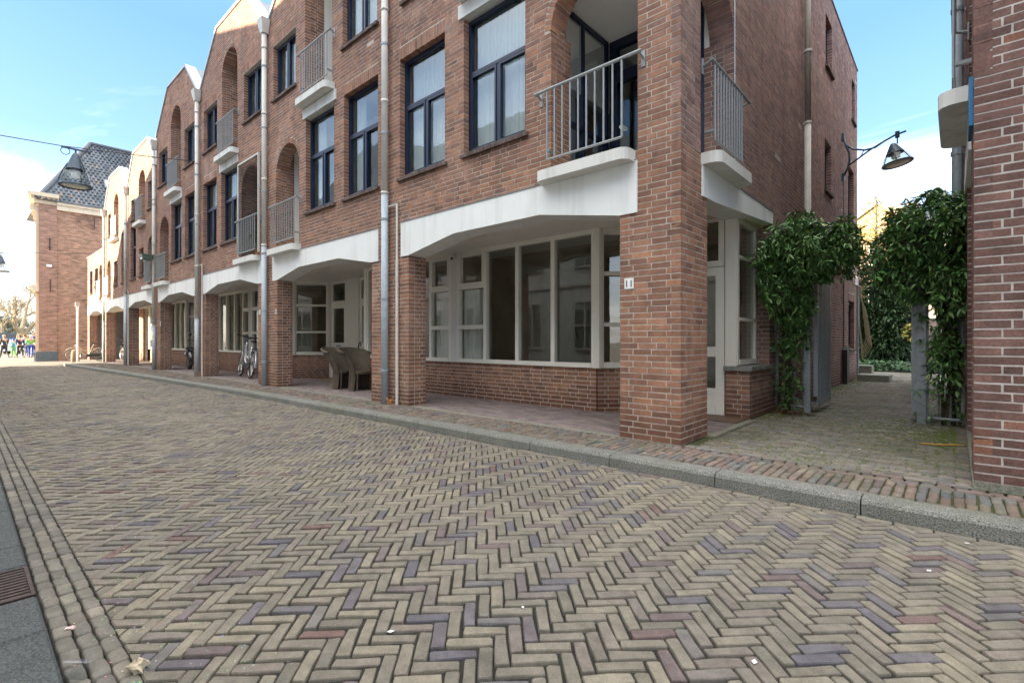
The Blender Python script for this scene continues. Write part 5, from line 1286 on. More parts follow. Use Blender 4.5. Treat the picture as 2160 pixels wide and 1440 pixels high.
t = thing('ivy_bed', "low bed of ivy under the dark evergreen", 'plant bed', (1, 22, 0)); rg = random.Random(8); P = Pieces(t, 'ivy', mIvy, leaf_variants(4, .8, .2, 5), 0)
for _ in range(5200): leaf_at(P, Vector((rg.uniform(-2.2, 4), rg.uniform(21.1, 23.2), rg.uniform(.02, .36))), Vector((rg.gauss(0, 1), rg.gauss(-.6, 1), rg.gauss(0, .5))), rg.uniform(.06, .11), rg)
P.flush(); mb = MB(); mb.box(-2.3, 4.1, 21.15, 23.3, -.3, .03); mb.build('soil', mJoint, t)
t = thing('hedge', "green hedge behind the ivy bed right of the leaning trunk", 'hedge', (-1, 25, 0)); foliage(t, 'foliage', mEver, [((-1.4, 25.5, .9), (2.2, .8, 1.0), 2), ((.2, 26, .8), (1.2, .6, .9), 1)], 6000, .13, 12)
ds = thing('doorstep', "mossy concrete block step at the end of the alley wall", 'step', (1.5, 16.3, 0))
mb = MB(); mb.box(1.26, 1.95, 15.9, 16.75, -.05, .165); mb.build('step', mStrip, ds); mb = MB(); mb.box(1.75, 2.6, 17.08, 17.6, -.05, .36); mb.build('upper_step', mStrip, ds)
mb = MB(); rg = random.Random(3)
for k in range(5): mb.tube([(2.0 + .02 * k, 17.0, 2.6), (1.93 - .02 * k, 17.02, 1.8), (1.86 - .03 * k, 17.0, 1.1 - .05 * k), (1.95, 16.98, .85 - .08 * k), (2.02, 17.0, 1.5), (2.03, 17.02, 2.5)], .012, 5)
mb.build("hanging_rope", mat_plain("rope_straw", (.38, .33, .2), .9), base=(1.95, 17, .8), label="loops of pale rope hanging at the back corner of the corner house", cat="rope")
# buildings behind
b = thing('gabled_building', "sunlit ochre brick gable rising behind the yellow tree", 'building', (4.3, 45, 0)); mo = mat_oldbrick("brick_ochre", (.46, .27, .16), (.38, .22, .13), (.4, .34, .26), axis='x', soot=.05)
mb = MB(); mb.prism([(1.0, 45, 0), (7.6, 45, 0), (7.6, 45, 8.6), (4.3, 45, 11.0), (1.0, 45, 8.6)], (0, 8, 0)); mb.build('wall', mo, b)
mb = MB()
for u1, z1, u2, z2 in ((.8, 8.45, 4.3, 11.02), (7.8, 8.45, 4.3, 11.02)): mb.prism([(u1, 44.8, z1), (u2, 44.8, z2), (u2, 44.8, z2 + .14), (u1, 44.8, z1 + .14)], (0, 8.3, 0))
mb.build('roof', mSlate, b)
for (a_, z_) in ((2.2, 6.6), (3.9, 6.6), (3.9, 3.4), (2.2, 3.4), (5.8, 6.6)): glazing(Wall((0, 45), (1, 0), (0, -1)), a_, a_ + .9, z_, z_ + 1.4, -.04, b, 'window', mCream, .07, [], [z_ + .7], th=.05)
b = thing('brick_building', "pale pinkish brick building with two chimneys behind the right vine", 'building', (-2, 42, 0)); mo2 = mat_oldbrick("brick_pink", (.40, .25, .20), (.32, .20, .17), (.42, .38, .33), axis='x', soot=.1)
mb = MB(); mb.box(-14, 3.2, 42, 48, 0, 7.6); mb.build('wall', mo2, b)
rf = MB(); rf.prism([(3.3, 41.7, 7.6), (3.3, 48.3, 7.6), (3.3, 45, 9.9)], (-17.4, 0, 0)); rf = rf.build('roof', mSlate, b)
for a_ in (3.05, 2.2, -1.5):
    mb = MB(); mb.box(a_ - .3, a_ + .3, 43.6, 44.3, 8.4, 10.5 if a_ > 0 else 10.1); mb.build('chimney', mo2, b)
for a_ in (2.2, .9, -.4, -1.9, -3.4):
    for z_ in (.9, 3.6, 5.9): glazing(Wall((0, 42), (1, 0), (0, -1)), a_ - .45, a_ + .35, z_, z_ + 1.4, -.04, b, 'window', mCream, .07, [], [z_ + .7], th=.05)
mb = MB(); mb.box(-8, 8, 33, 33.2, -.2, 2.2); mb.build("garden_wall", mo2, base=(0, 33, 0), label="low brick garden wall behind the hedge", cat="wall")
# ------------------------------------------------------------------ bicycles
mFr = mat_plain("bike_frame_silver", (.62, .63, .66), .3, .6, 10, .05); mChrome = mat_plain("chrome", (.7, .7, .7), .2, .9, 10, .05); mDark = mat_plain("bike_dark_grey", (.04, .045, .05), .4, .2)
def bicycle(label, cat_group, u, v, heading, lean, frame=mFr, z=0, child=False, basket=False, sc1=1.0):
    t = thing('bicycle', label, 'bicycle', (u, v, z), cat_group, rot=(lean, 0, heading)); t.scale = (sc1,) * 3
    Rw = .34
    for wx in (-.53, .55):
        w = bpy.data.objects.new('wheel', None); COL.objects.link(w); w.parent = t; ORG[w.name] = None
        w.location = (wx, 0, Rw)
        def ring(r, rr, nm, m, seg=28, n=6):
            mb = MB(True); mb.tube([(r * math.cos(a), 0, r * math.sin(a)) for a in np.linspace(0, 2 * math.pi, seg + 1)[:-1]], rr, n, True); mb.build(nm, m, w, True)
        ring(Rw - .018, .018, 'tyre', mRubber); ring(Rw - .045, .011, 'rim', mChrome)
        mb = MB(True)
        for k in range(18):
            a = k * math.pi / 9; mb.tube([(0, .02 * (-1) ** k, 0), ((Rw - .05) * math.cos(a), 0, (Rw - .05) * math.sin(a))], .0022, 3, cap=False)
        mb.tube([(0, -.06, 0), (0, .06, 0)], .02, 8); mb.build('spokes', mChrome, w)
    def tb(pts, r, nm, m, sm=True, n=8):
        mb = MB(True); mb.tube(pts, r, n); return mb.build(nm, m, t, sm)
    mb = MB(True); ht, hb = (.40, 0, .92), (.44, 0, .70); bb = (-.06, 0, .29); st = (-.22, 0, .80)
    mb.tube([hb, ht], .024, 8); mb.tube([(.43, 0, .74), (.2, 0, .42), bb], .022, 8); mb.tube([(.42, 0, .84), (.16, 0, .55), (-.12, 0, .48)], .016, 8); mb.tube([bb, st], .019, 8)
    for y in (-.05, .05): mb.tube([bb, (-.53, y, .34)], .011, 6); mb.tube([(-.19, 0, .72), (-.53, y, .34)], .010, 6)
    mb.build('frame', frame, t, True)
    mb = MB(True); mb.tube([(.44, 0, .70), (.47, -.0, .60)], .02, 6)
    for y in (-.05, .05): mb.tube([(.46, y, .66), (.50, y, .48), (.55, y, .34)], .012, 6)
    mb.build('fork', frame, t, True)
    tb([(.40, 0, .92), (.375, 0, 1.04)], .014, 'stem', mDark)
    tb([(.18, -.29, 1.06), (.30, -.27, 1.07), (.40, -.12, 1.05), (.40, .12, 1.05), (.30, .27, 1.07), (.18, .29, 1.06)], .013, 'handlebar', mDark)
    for y in (-.285, .285): tb([(.16, y, 1.06), (.27, y * .97, 1.068)], .019, 'grip', mRubber)
    mb = MB(True); mb.lathe([(0, .05), (.05, .05), (.075, .02), (.0, .0)], (0, 0, 0), 10); mb.v = [(x * 1.9 - .26 + (.0 if x < 0 else .03), y * (1.25 if x < 0 else .6), z_ + .90) for x, y, z_ in mb.v]; mb.build('saddle', mBlack, t, True)
    tb([(-.22, 0, .78), (-.25, 0, .91)], .013, 'seat_post', mChrome)
    for wx, a0, a1 in ((-.53, .3, 3.3), (.55, .7, 2.9)):
        mb = MB(True); pts = [(wx + .375 * math.cos(a), 0, Rw + .375 * math.sin(a)) for a in np.linspace(a0, a1, 12)]
        i = len(mb.v); n = len(pts)
        for k, p in enumerate(pts):
            c = Vector((wx, 0, Rw)); o = (Vector(p) - c).normalized(); mb.pts([Vector(p) + Vector((0, -.028, 0)) - o * .015, p, Vector(p) + Vector((0, .028, 0)) - o * .015])
        for k in range(n - 1):
            for q in range(2): mb.f.append((i + 3 * k + q, i + 3 * k + q + 1, i + 3 * k + q + 4, i + 3 * k + q + 3))
        mb.build('mudguard', frame, t, True)
    mb = MB(True)
    for y in (-.07, .07): mb.tube([(-.30, y, .74), (-.78, y, .74)], .007, 5)
    for x in (-.35, -.5, -.65, -.77): mb.tube([(x, -.07, .74), (x, .07, .74)], .006, 5)
    for y in (-.07, .07): mb.tube([(-.6, y, .74), (-.53, y * .9, .35)], .006, 5)
    mb.build('carrier', mDark, t)
    mb = MB(True); mb.hexa([(-.56, .045, .26), (.02, .045, .22), (.02, .075, .22), (-.56, .075, .26), (-.56, .045, .40), (.02, .045, .37), (.02, .075, .37), (-.56, .075, .40)]); mb.build('chain_case', mDark, t)
    mb = MB(True); mb.tube([(-.06, -.1, .29), (-.06, .1, .29)], .012, 6); mb.tube([(-.06, .09, .29), (.03, .09, .15)], .01, 6); mb.tube([(-.06, -.09, .29), (-.15, -.09, .43)], .01, 6); mb.box(-.0, .07, .09, .18, .14, .165); mb.box(-.19, -.12, -.18, -.09, .42, .445); mb.build('pedals', mDark, t)
    tb([(.42, 0, .80), (.50, 0, .82)], .035, 'headlight', mChrome)
    if child:
        mb = MB(True); mb.hexa([(.18, -.12, 1.0), (.38, -.12, 1.0), (.38, .12, 1.0), (.18, .12, 1.0), (.14, -.13, 1.38), (.22, -.13, 1.38), (.22, .13, 1.38), (.14, .13, 1.38)]); mb.build('child_seat', mPlateW, t)
    return t
gB = "bicycles parked under and beside the arcade"
# heading is the angle of local +x (front) in world X,Y; world X = -u
bicycle("silver city bicycle nearest the kerb side leaning by the number 7 pier", gB, 15.3, 5.52, R(172), R(10), sc1=1.13)
bicycle("second silver bicycle half hidden by the number 7 pier, behind the first", gB, 14.75, 5.95, R(158), R(-7), sc1=1.1)
bicycle("bicycle seen end on in the sun before the last house", gB, 33.3, 4.45, R(255), R(3), mat_plain("bike_frame_cream", (.5, .4, .28), .4), .0)
bicycle("bicycle with a child seat under the arcade of the sunlit lower house", gB, 33.6, 6.05, R(5), R(-4), mat_plain("bike_frame_grey", (.3, .3, .3), .4, .3), 0, True)
# ------------------------------------------------------------------ scooter
t = thing('scooter', "black motor scooter behind the pier of the fourth house", 'scooter', (20.6, 5.75, 0), rot=(0, 0, R(0)))
mBk = mat_plain("scooter_black", (.012, .013, .016), .2, 0, 9, .1, 0, .6, .5)
for wx in (-.62, .60):
    mb = MB(True); mb.tube([(wx + .185 * math.cos(a), 0, .235 + .185 * math.sin(a)) for a in np.linspace(0, 6.283, 21)[:-1]], .055, 8, True); mb.build('tyre', mRubber, t, True)
    mb = MB(True); mb.tube([(wx, -.05, .235), (wx, .05, .235)], .14, 14); mb.build('hub', mDark, t)
def hull(secs, nm, m):
    mb = MB(True); rings = []
    for (x, z0, z1, w) in secs: rings.append(mb.pts([(x, w * math.cos(a), (z0 + z1) / 2 + (z1 - z0) / 2 * math.sin(a)) for a in np.linspace(0, 6.283, 13)[:-1]]))
    for a, b_ in zip(rings, rings[1:]):
        for k in range(12): mb.f.append((a + k, a + (k + 1) % 12, b_ + (k + 1) % 12, b_ + k))
    mb.f.append(tuple(range(rings[0], rings[0] + 12))); mb.f.append(tuple(range(rings[-1], rings[-1] + 12)))
    return mb.build(nm, m, t, True)
hull([(-.92, .60, .66, .04), (-.8, .42, .72, .13), (-.5, .34, .76, .19), (-.2, .30, .70, .18), (-.05, .26, .50, .15)], 'body', mBk)
hull([(-.85, .74, .80, .08), (-.6, .73, .84, .15), (-.25, .70, .80, .14), (-.08, .66, .72, .08)], 'seat', mBlack)
mb = MB(True); mb.hexa([(-.1, -.17, .22), (.38, -.17, .22), (.38, .17, .22), (-.1, .17, .22), (-.1, -.17, .30), (.38, -.17, .30), (.38, .17, .30), (-.1, .17, .30)]); mb.build('footboard', mBk, t)
hull([(.33, .24, .42, .18), (.38, .30, .80, .20), (.43, .45, .98, .17), (.50, .55, .95, .08)], 'leg_shield', mBk)
hull([(.40, .38, .44, .05), (.58, .40, .50, .08), (.84, .30, .38, .06)], 'front_mudguard', mBk)
mb = MB(True); mb.tube([(.42, 0, .9), (.40, 0, 1.05)], .04, 8); mb.tube([(.33, -.32, 1.08), (.40, -.1, 1.06), (.40, .1, 1.06), (.33, .32, 1.08)], .018, 6); mb.build('handlebar', mBk, t)
for y in (-.24, .24):
    mb = MB(True); mb.tube([(.36, y, 1.08), (.40, y * 1.1, 1.25)], .006, 5); mb.lathe([(0, .06), (.05, .045), (.06, 0), (.04, -.04), (0, -.05)], (.40, y * 1.1, 1.28), 10); mb.build('mirror', mBk, t, True)
mb = MB(True); mb.tube([(.5, 0, .78), (.55, 0, .76)], .06, 10); mb.build('headlight', mChrome, t)
# ------------------------------------------------------------------ wicker chairs, doormat
def chair(label, u, v, rot):
    t = thing('wicker_chair', label, 'chair', (u, v, 0), 'wicker chairs in the arcade', rot=(0, 0, rot))
    prof = [(.0, .235, .02), (.12, .215, .0), (.3, .20, -.01), (.45, .225, .01), (.6, .265, .06), (.75, .30, .12), (.86, .33, .17), (.90, .335, .19)]
    mb = MB(True); N = 18; rings = []
    for z, r_, off in prof:
        rings.append([(-off + -r_ * math.cos(a), r_ * 1.02 * math.sin(a), z + (.0 if z < .6 else -.10 * (1 - math.cos(a)) * (z - .55) * 2.2)) for a in np.linspace(-1.9, 1.9, N)])
    P_ = []
    vs = []; fs = []
    for ri, ring in enumerate(rings):
        for p in ring: vs.append(p)
    for ri, ring in enumerate(rings):
        for p in ring:
            vs.append((p[0] * .93 + .012, p[1] * .93, p[2]))
    n1 = len(rings) * N
    for a in range(len(rings) - 1):
        for k in range(N - 1):
            fs.append((a * N + k, a * N + k + 1, (a + 1) * N + k + 1, (a + 1) * N + k)); fs.append((n1 + a * N + k, n1 + (a + 1) * N + k, n1 + (a + 1) * N + k + 1, n1 + a * N + k + 1))
    for k in range(N - 1):
        a = len(rings) - 1; fs.append((a * N + k, a * N + k + 1, n1 + a * N + k + 1, n1 + a * N + k))
    for a in range(len(rings) - 1):
        for k in (0, N - 1): fs.append((a * N + k, (a + 1) * N + k, n1 + (a + 1) * N + k, n1 + a * N + k))
    mb.v = vs; mb.f = fs; mb.build('shell', mWick, t, True)
    mb = MB(True)       # woven canes standing proud of the shell, horizontal strands
    for zi in range(44):
        z = .02 + zi * .02; j = 0
        while j < len(prof) - 2 and prof[j + 1][0] < z: j += 1
        f = (z - prof[j][0]) / (prof[j + 1][0] - prof[j][0]); r_ = prof[j][1] * (1 - f) + prof[j + 1][1] * f; off = prof[j][2] * (1 - f) + prof[j + 1][2] * f
        pts = []
        for k, a in enumerate(np.linspace(-1.9, 1.9, 28)):
            rr = r_ + (.004 if (k + zi) % 2 else -.003); pts.append((-off - rr * math.cos(a), rr * 1.02 * math.sin(a), z + (.0 if z < .6 else -.10 * (1 - math.cos(a)) * (z - .55) * 2.2)))
        mb.tube(pts, .006, 4, cap=False)
    mb.build('weave', mWick, t, kind='stuff')
    rim = rings[-1]; mb = MB(True); mb.tube(rim, .028, 8); mb.build('top_roll', mWick, t, True)
    mb = MB(True); mb.lathe([(0, .0), (.2, .0), (.2, .05), (0, .06)], (0, 0, .36), 18); mb.build('seat', mWick, t)
    for a in (-2.2, -.8, .8, 2.2):
        mb = MB(True); mb.tube([(-.21 * math.cos(a), .21 * math.sin(a), .4), (-.235 * math.cos(a), .235 * math.sin(a), 0)], .016, 6); mb.build('leg', mWick, t)
    return t
# tucked one before the other, backs to the street end
chair("left of the two wicker tub chairs standing in the arcade", 10.13, 5.72, R(12))
chair("right of the two wicker tub chairs, half hidden by the brick pier", 9.55, 5.78, R(8))
mb = MB(); mb.box(12.35, 13.1, 6.55, 6.95, .0, .018); mb.build("doormat", mat_plain("coir_mat", (.24, .15, .07), .95, 0, 60, .3, .6), base=(12.7, 6.75, 0), label="brown coir mat before the front door behind the chairs", cat="doormat")
mb = MB(); mb.tube([(10.4, 6.2, .02), (10.36, 6.22, .9), (10.33, 6.22, 1.0), (10.28, 6.22, 1.03), (10.24, 6.22, .98), (10.25, 6.22, .93)], .014, 6); mb.build("walking_stick", mBlack, base=(10.4, 6.2, 0), label="black crook handled umbrella leaning behind the wicker chairs", cat="umbrella", smooth=True)
mb = MB(); mb.box(16.85, 17.05, 6.26, 6.36, .38, .72); mb.build("meter_box", mConc, base=(16.95, 6.3, .38), label="small grey box on the brick base behind the silver bicycles", cat="box")
t = thing('security_camera', "small white security camera under the arcade ceiling by the left shop window", 'camera', (7.15, 6.25, 2.6))
mb = MB(); mb.tube([(7.15, 6.3, 2.74), (7.15, 6.3, 2.64)], .015, 8); mb.build('mount', mPlateW, t); mb = MB(); mb.tube([(7.16, 6.32, 2.66), (7.02, 6.16, 2.60)], .032, 12); mb.build('camera_body', mPlateW, t, True); mb = MB(); mb.tube([(7.02, 6.16, 2.60), (7.01, 6.15, 2.597)], .024, 12); mb.build('lens', mBlack, t)
# poster in the far shop window
t = thing('window_poster', "black and yellow poster in the shop window of the sunlit house", 'poster', (29.2, 6.3, 1.1))
mb = MB(); mb.box(28.95, 29.42, 6.29, 6.30, 1.48, 1.9); mb.build('black_panel', mat_plain("poster_black", (.02, .03, .02), .6), t)
mb = MB(); mb.box(28.95, 29.42, 6.288, 6.30, 1.12, 1.478); mb.build('yellow_panel', mat_plain("poster_yellow", (.72, .50, .02), .6), t)
mb = MB(); mb.tube([(29.18 + .09 * math.cos(a), 6.284, 1.69 + .10 * math.sin(a)) for a in np.linspace(.6, 5.2, 12)], .018, 5); mb.build('mark', mPlateW, t)
mb = MB(); 
for k in range(3): mb.box(29.0, 29.37, 6.284, 6.2875, 1.18 + k * .09, 1.21 + k * .09)
mb.build('print_lines', mBlack, t)
# lantern box on the downpipe between the fourth and fifth house
t = thing('wall_lantern', "green and white box lantern on the downpipe beside the twin balconies", 'lamp', (21.98, 4.6, 4.0))
mb = MB(); mb.hexa([(21.8, 4.45, 4.0), (22.15, 4.45, 4.0), (22.15, 4.75, 4.0), (21.8, 4.75, 4.0), (21.7, 4.4, 4.18), (22.25, 4.4, 4.18), (22.25, 4.78, 4.18), (21.7, 4.78, 4.18)]); mb.build('housing', mat_plain("lantern_green", (.12, .17, .14), .5), t)
mb = MB(); mb.box(21.86, 22.08, 4.43, 4.448, 4.02, 4.13); mb.build('lens', mPlateW, t)
# netting before the loggia of house C
t = thing('cat_net', "fine dark net on a pale frame closing an arched loggia", 'net', (13.1, 4.85, 3.2))
mb = MB()
for a_, b_, z0, z1 in ((12.44, 12.48, 3.2, 5.58), (13.72, 13.76, 3.2, 5.58)): mb.box(a_, b_, 4.80, 4.84, z0, z1)
mb.box(12.48, 13.72, 4.80, 4.84, 5.54, 5.58); mb.build('frame', mZinc, t)
mb = MB()
for k in range(28): x = 12.5 + k * .0445; mb.box(x, x + .004, 4.815, 4.819, 3.2, 5.54)
for k in range(52): z = 3.22 + k * .0445; mb.box(12.48, 13.72, 4.811, 4.815, z, z + .004)
mb.build('mesh', mat_plain("net_black", (.015, .015, .015), .8), t, kind='stuff')
def pot(label, u, v, z, h, seed, lim=0):
    t = thing('potted_plant', label, 'plant', (u, v, z)); mb = MB(); mb.lathe([(0, 0), (.09, 0), (.12, .2), (.13, .22), (.1, .2), (0, .19)], (u, v, z), 12); mb.build('pot', mat_plain("terracotta", (.32, .15, .08), .8), t)
    foliage(t, 'leaves', mIvy, [((u, v, z + .2 + h / 2), (.2, .2, h / 2), 1)], 240, .08, seed); return t
pot("small green plant on the netted balcony", 12.8, 4.98, 3.13, .7, 3); pot("plant on the sunlit upper balcony of the fifth gable", 29.1, 4.98, 5.77, .6, 4)
# bollard and pole at the far pavement end
t = thing('stone_bollard', "short round topped stone bollard by the old house wall", 'bollard', (33.0, 3.95, -.1)); mb = MB(); mb.lathe([(0, 0), (.17, 0), (.16, .55), (.13, .68), (.06, .74), (0, .75)], (33.0, 3.95, -.12), 14); mb.build('stone', mBarkP, t, True)
t = thing('sign_pole', "slim white pole with a small box on top beside the stone bollard", 'pole', (32.3, 3.9, -.1)); mb = MB(); mb.tube([(32.3, 3.95, -.1), (32.3, 3.95, 2.75)], .04, 8); mb.build('pole', mPlateW, t); mb = MB(); mb.box(32.22, 32.38, 3.87, 4.03, 2.75, 2.95); mb.build('box', mMortar, t)
# ------------------------------------------------------------------ litter
rg = random.Random(21)
def crumple(name, label, cat, c, r_, mat, seed, flat=.6):
    rr = random.Random(seed); mb = MB(); N = 9; rings = []
    for i in range(6):
        ph = math.pi * i / 5
        rings.append(mb.pts([(c[0] + r_ * (.25 + rr.random()) * math.sin(ph) * math.cos(a), c[1] + r_ * (.25 + rr.random()) * math.sin(ph) * math.sin(a), c[2] + r_ * flat * (1 + math.cos(ph)) * rr.uniform(.7, 1.1)) for a in np.linspace(0, 6.283, N + 1)[:-1]]))
    for a, b_ in zip(rings, rings[1:]):
        for k in range(N): mb.f.append((a + k, a + (k + 1) % N, b_ + (k + 1) % N, b_ + k))
    mb.build(name, mat, base=c, label=label, cat=cat)
crumple("paper_scrap", "crumpled beige paper napkin on the setts in the lower left corner", "paper", (2.33, .46, -.20), .038, mPaper, 4, .75)
crumple("pink_wrapper", "flattened pink and white wrapper lying on the gutter setts", "wrapper", (2.9, .335, -.197), .022, mPink, 6, .25)
t = thing('plastic_cup', "clear crushed plastic cup lying in the gutter at the lower left", 'cup', (2.47, .30, -.2)); mb = MB(); mb.tube([(2.50, .27, -.165), (2.43, .33, -.165)], .033, 14, cap=False); mb.tube([(2.425, .335, -.165), (2.42, .34, -.165)], .036, 14, cap=False); mb.build('cup', mGlassClear, t, True)
mb = MB(); cols = []
for _ in range(260):
    u = rg.gauss(2.9, .7); v = rg.gauss(.62, .16)
    if v < .3 or v > 1.4: continue
    z = (zr(v, u) if v > .47 else -.195) + .003; a = rg.uniform(0, 6.28); r_ = rg.uniform(.0015, .0045); mb.face([(u + r_ * math.cos(a + q * 1.57), v + r_ * math.sin(a + q * 1.57), z + (.0008 if q % 2 else 0)) for q in range(4)])
mConf = mat_piece("confetti_mixed", [(0, (.1, .6, .2)), (.3, (.1, .6, .2)), (.31, (.15, .35, .8)), (.5, (.6, .6, .55)), (.7, (.7, .15, .3)), (.85, (.8, .6, .1)), (1, (.3, .7, .6))], 50, 0, .6, 0)
mb.build("confetti", mConf, kind='stuff', base=(2.9, .6, -.2), label="scattered coloured confetti on the road by the gutter", cat="confetti")
for (u, v, lb) in [(1.42, 1.66, "small round white sticker on the road, lower right of the middle"), (.55, 1.95, "white paper scrap on the clinkers at the lower right"), (2.2, 4.35, "white scrap at the kerb in front of the corner pillar"), (.95, 5.5, "white scrap on the first alley bricks"), (.7, 5.9, "white scrap on the alley bricks before the right vine"), (5.9, 2.6, "lone white scrap on the road before the corner house window"), (1.75, 1.2, "white scrap wedged between clinkers at the bottom middle"), (.1, 3.3, "white scrap on the road near the right edge"), (-.05, 3.9, "white scrap in the last road row by the right kerb"), (3.6, 3.98, "pinkish white scrap against the kerb before the shop window"), (4.4, 3.3, "faint white scrap in the middle of the road")]:
    a = rg.uniform(0, 3.14); r_ = rg.uniform(.008, .018); z = (zr(v, u) + .004) if v < 4 else .003
    mb = MB(); mb.prism([(u + r_ * math.cos(a + q * 1.57) * (1 if q % 2 else .6), v + r_ * math.sin(a + q * 1.57) * (1 if q % 2 else .6), z) for q in range(4)], (0, 0, .002)); mb.build("paper_bit", mPlateW, base=(u, v, z), label=lb, cat="paper", group="white paper scraps on the paving")
mb = MB(); mb.tube([(.27, 6.64, .008), (.12, 6.66, .012), (.0, 6.70, .02), (-.05, 6.75, .012), (-.085, 6.86, .006)], .007, 6); mb.build("yellow_hose", mYel, base=(.1, 6.7, 0), label="thin yellow cable end on the mossy alley bricks by the right wall", cat="cable", smooth=True)
for (uu, vv, nm_, n) in ((7.0, 4.78, "frayed orange twine at the foot of the downpipe next to the corner house", 7), (16.8, 4.8, "frayed yellow straw at the foot of the downpipe past the netted balcony", 6)):
    mb = MB()
    for k in range(n): a = k * .9; mb.tube([(uu, vv, 0), (uu + .04 * math.cos(a), vv + .03 * math.sin(a), .09), (uu + .10 * math.cos(a), vv + .06 * math.sin(a), rg.uniform(.02, .2))], .0035, 4)
    mb.build("orange_twine", mOrange, base=(uu, vv, 0), label=nm_, cat="twine", group="twine at the downpipes")
# moss tufts in the alley joints
mb = MB()
for _ in range(2600):
    if rg.random() < .5: u = 2.06 - abs(rg.gauss(0, .22)); v = rg.uniform(7.3, 16)
    elif rg.random() < .5: u = rg.uniform(-.05, 1.2) * rg.random(); v = rg.gauss(7.3, .5)
    else: u = rg.uniform(-.05, 2.0); v = 5 + .0605 * round(rg.uniform(0, 60)) - .002
    if u < -.08 or u > 2.05: continue
    r_ = rg.uniform(.005, .016); mb.face([(u - r_ * 1.6, v - r_ * .5, -.001), (u + r_ * 1.6, v - r_ * .5, -.001), (u + r_, v + r_ * .5, .006)]); mb.face([(u - r_, v, .0), (u + r_ * 1.2, v, .0), (u, v + .002, .009)])
mb.build("moss", mat_plain("moss_green", (.10, .13, .03), .95, 0, 60, .4, .5), kind='stuff', base=(1, 8, 0), label="green moss between the alley paving bricks", cat="moss")
mb = MB(); 
for _ in range(200): 
    u, v = 1.85 + rg.gauss(0, .13), 8.15 + rg.gauss(0, .12); a = rg.uniform(0, 6.28); r_ = .03; mb.face([(u + r_ * math.cos(a + q * 1.57) * (1 if q % 2 else .5), v + r_ * math.sin(a + q * 1.57) * (1 if q % 2 else .5), .004 + rg.uniform(0, .02)) for q in range(4)])
mb.build("dead_leaves", mat_plain("dead_leaf", (.16, .08, .04), .9, 0, 30, .4), kind='stuff', base=(1.85, 8.2, 0), label="brown dead leaves under the left vine", cat="leaves")
# ------------------------------------------------------------------ the square: people, cars, trees
def at(x, w, z): dx = (x - 1080) / 1046; return (w * (.6665 - .7455 * dx), w * (.7455 + .6665 * dx), z)
def skinmesh(name, joints, edges, mat, parent, sub=1):
    me = bpy.data.meshes.new(name); me.from_pydata([j[:3] for j in joints], edges, []); me.materials.append(mat)
    o = bpy.data.objects.new(name, me); COL.objects.link(o); o.parent = parent; ORG[o.name] = None
    sk = o.modifiers.new('skin', 'SKIN'); sk.use_smooth_shade = True; s2 = o.modifiers.new('sub', 'SUBSURF'); s2.levels = s2.render_levels = sub
    lay_ = me.skin_vertices[0] if len(me.skin_vertices) else None
    if lay_ is None:
        bpy.context.view_layer.objects.active = o; o.select_set(True); bpy.ops.mesh.customdata_skin_add(); o.select_set(False); lay_ = me.skin_vertices[0]
    for k, j in enumerate(joints): lay_.data[k].radius = (j[3], j[3]); lay_.data[k].use_root = (k == 0)
    return o
SKIN = cmat("skin_tone", (.55, .34, .25), .6)
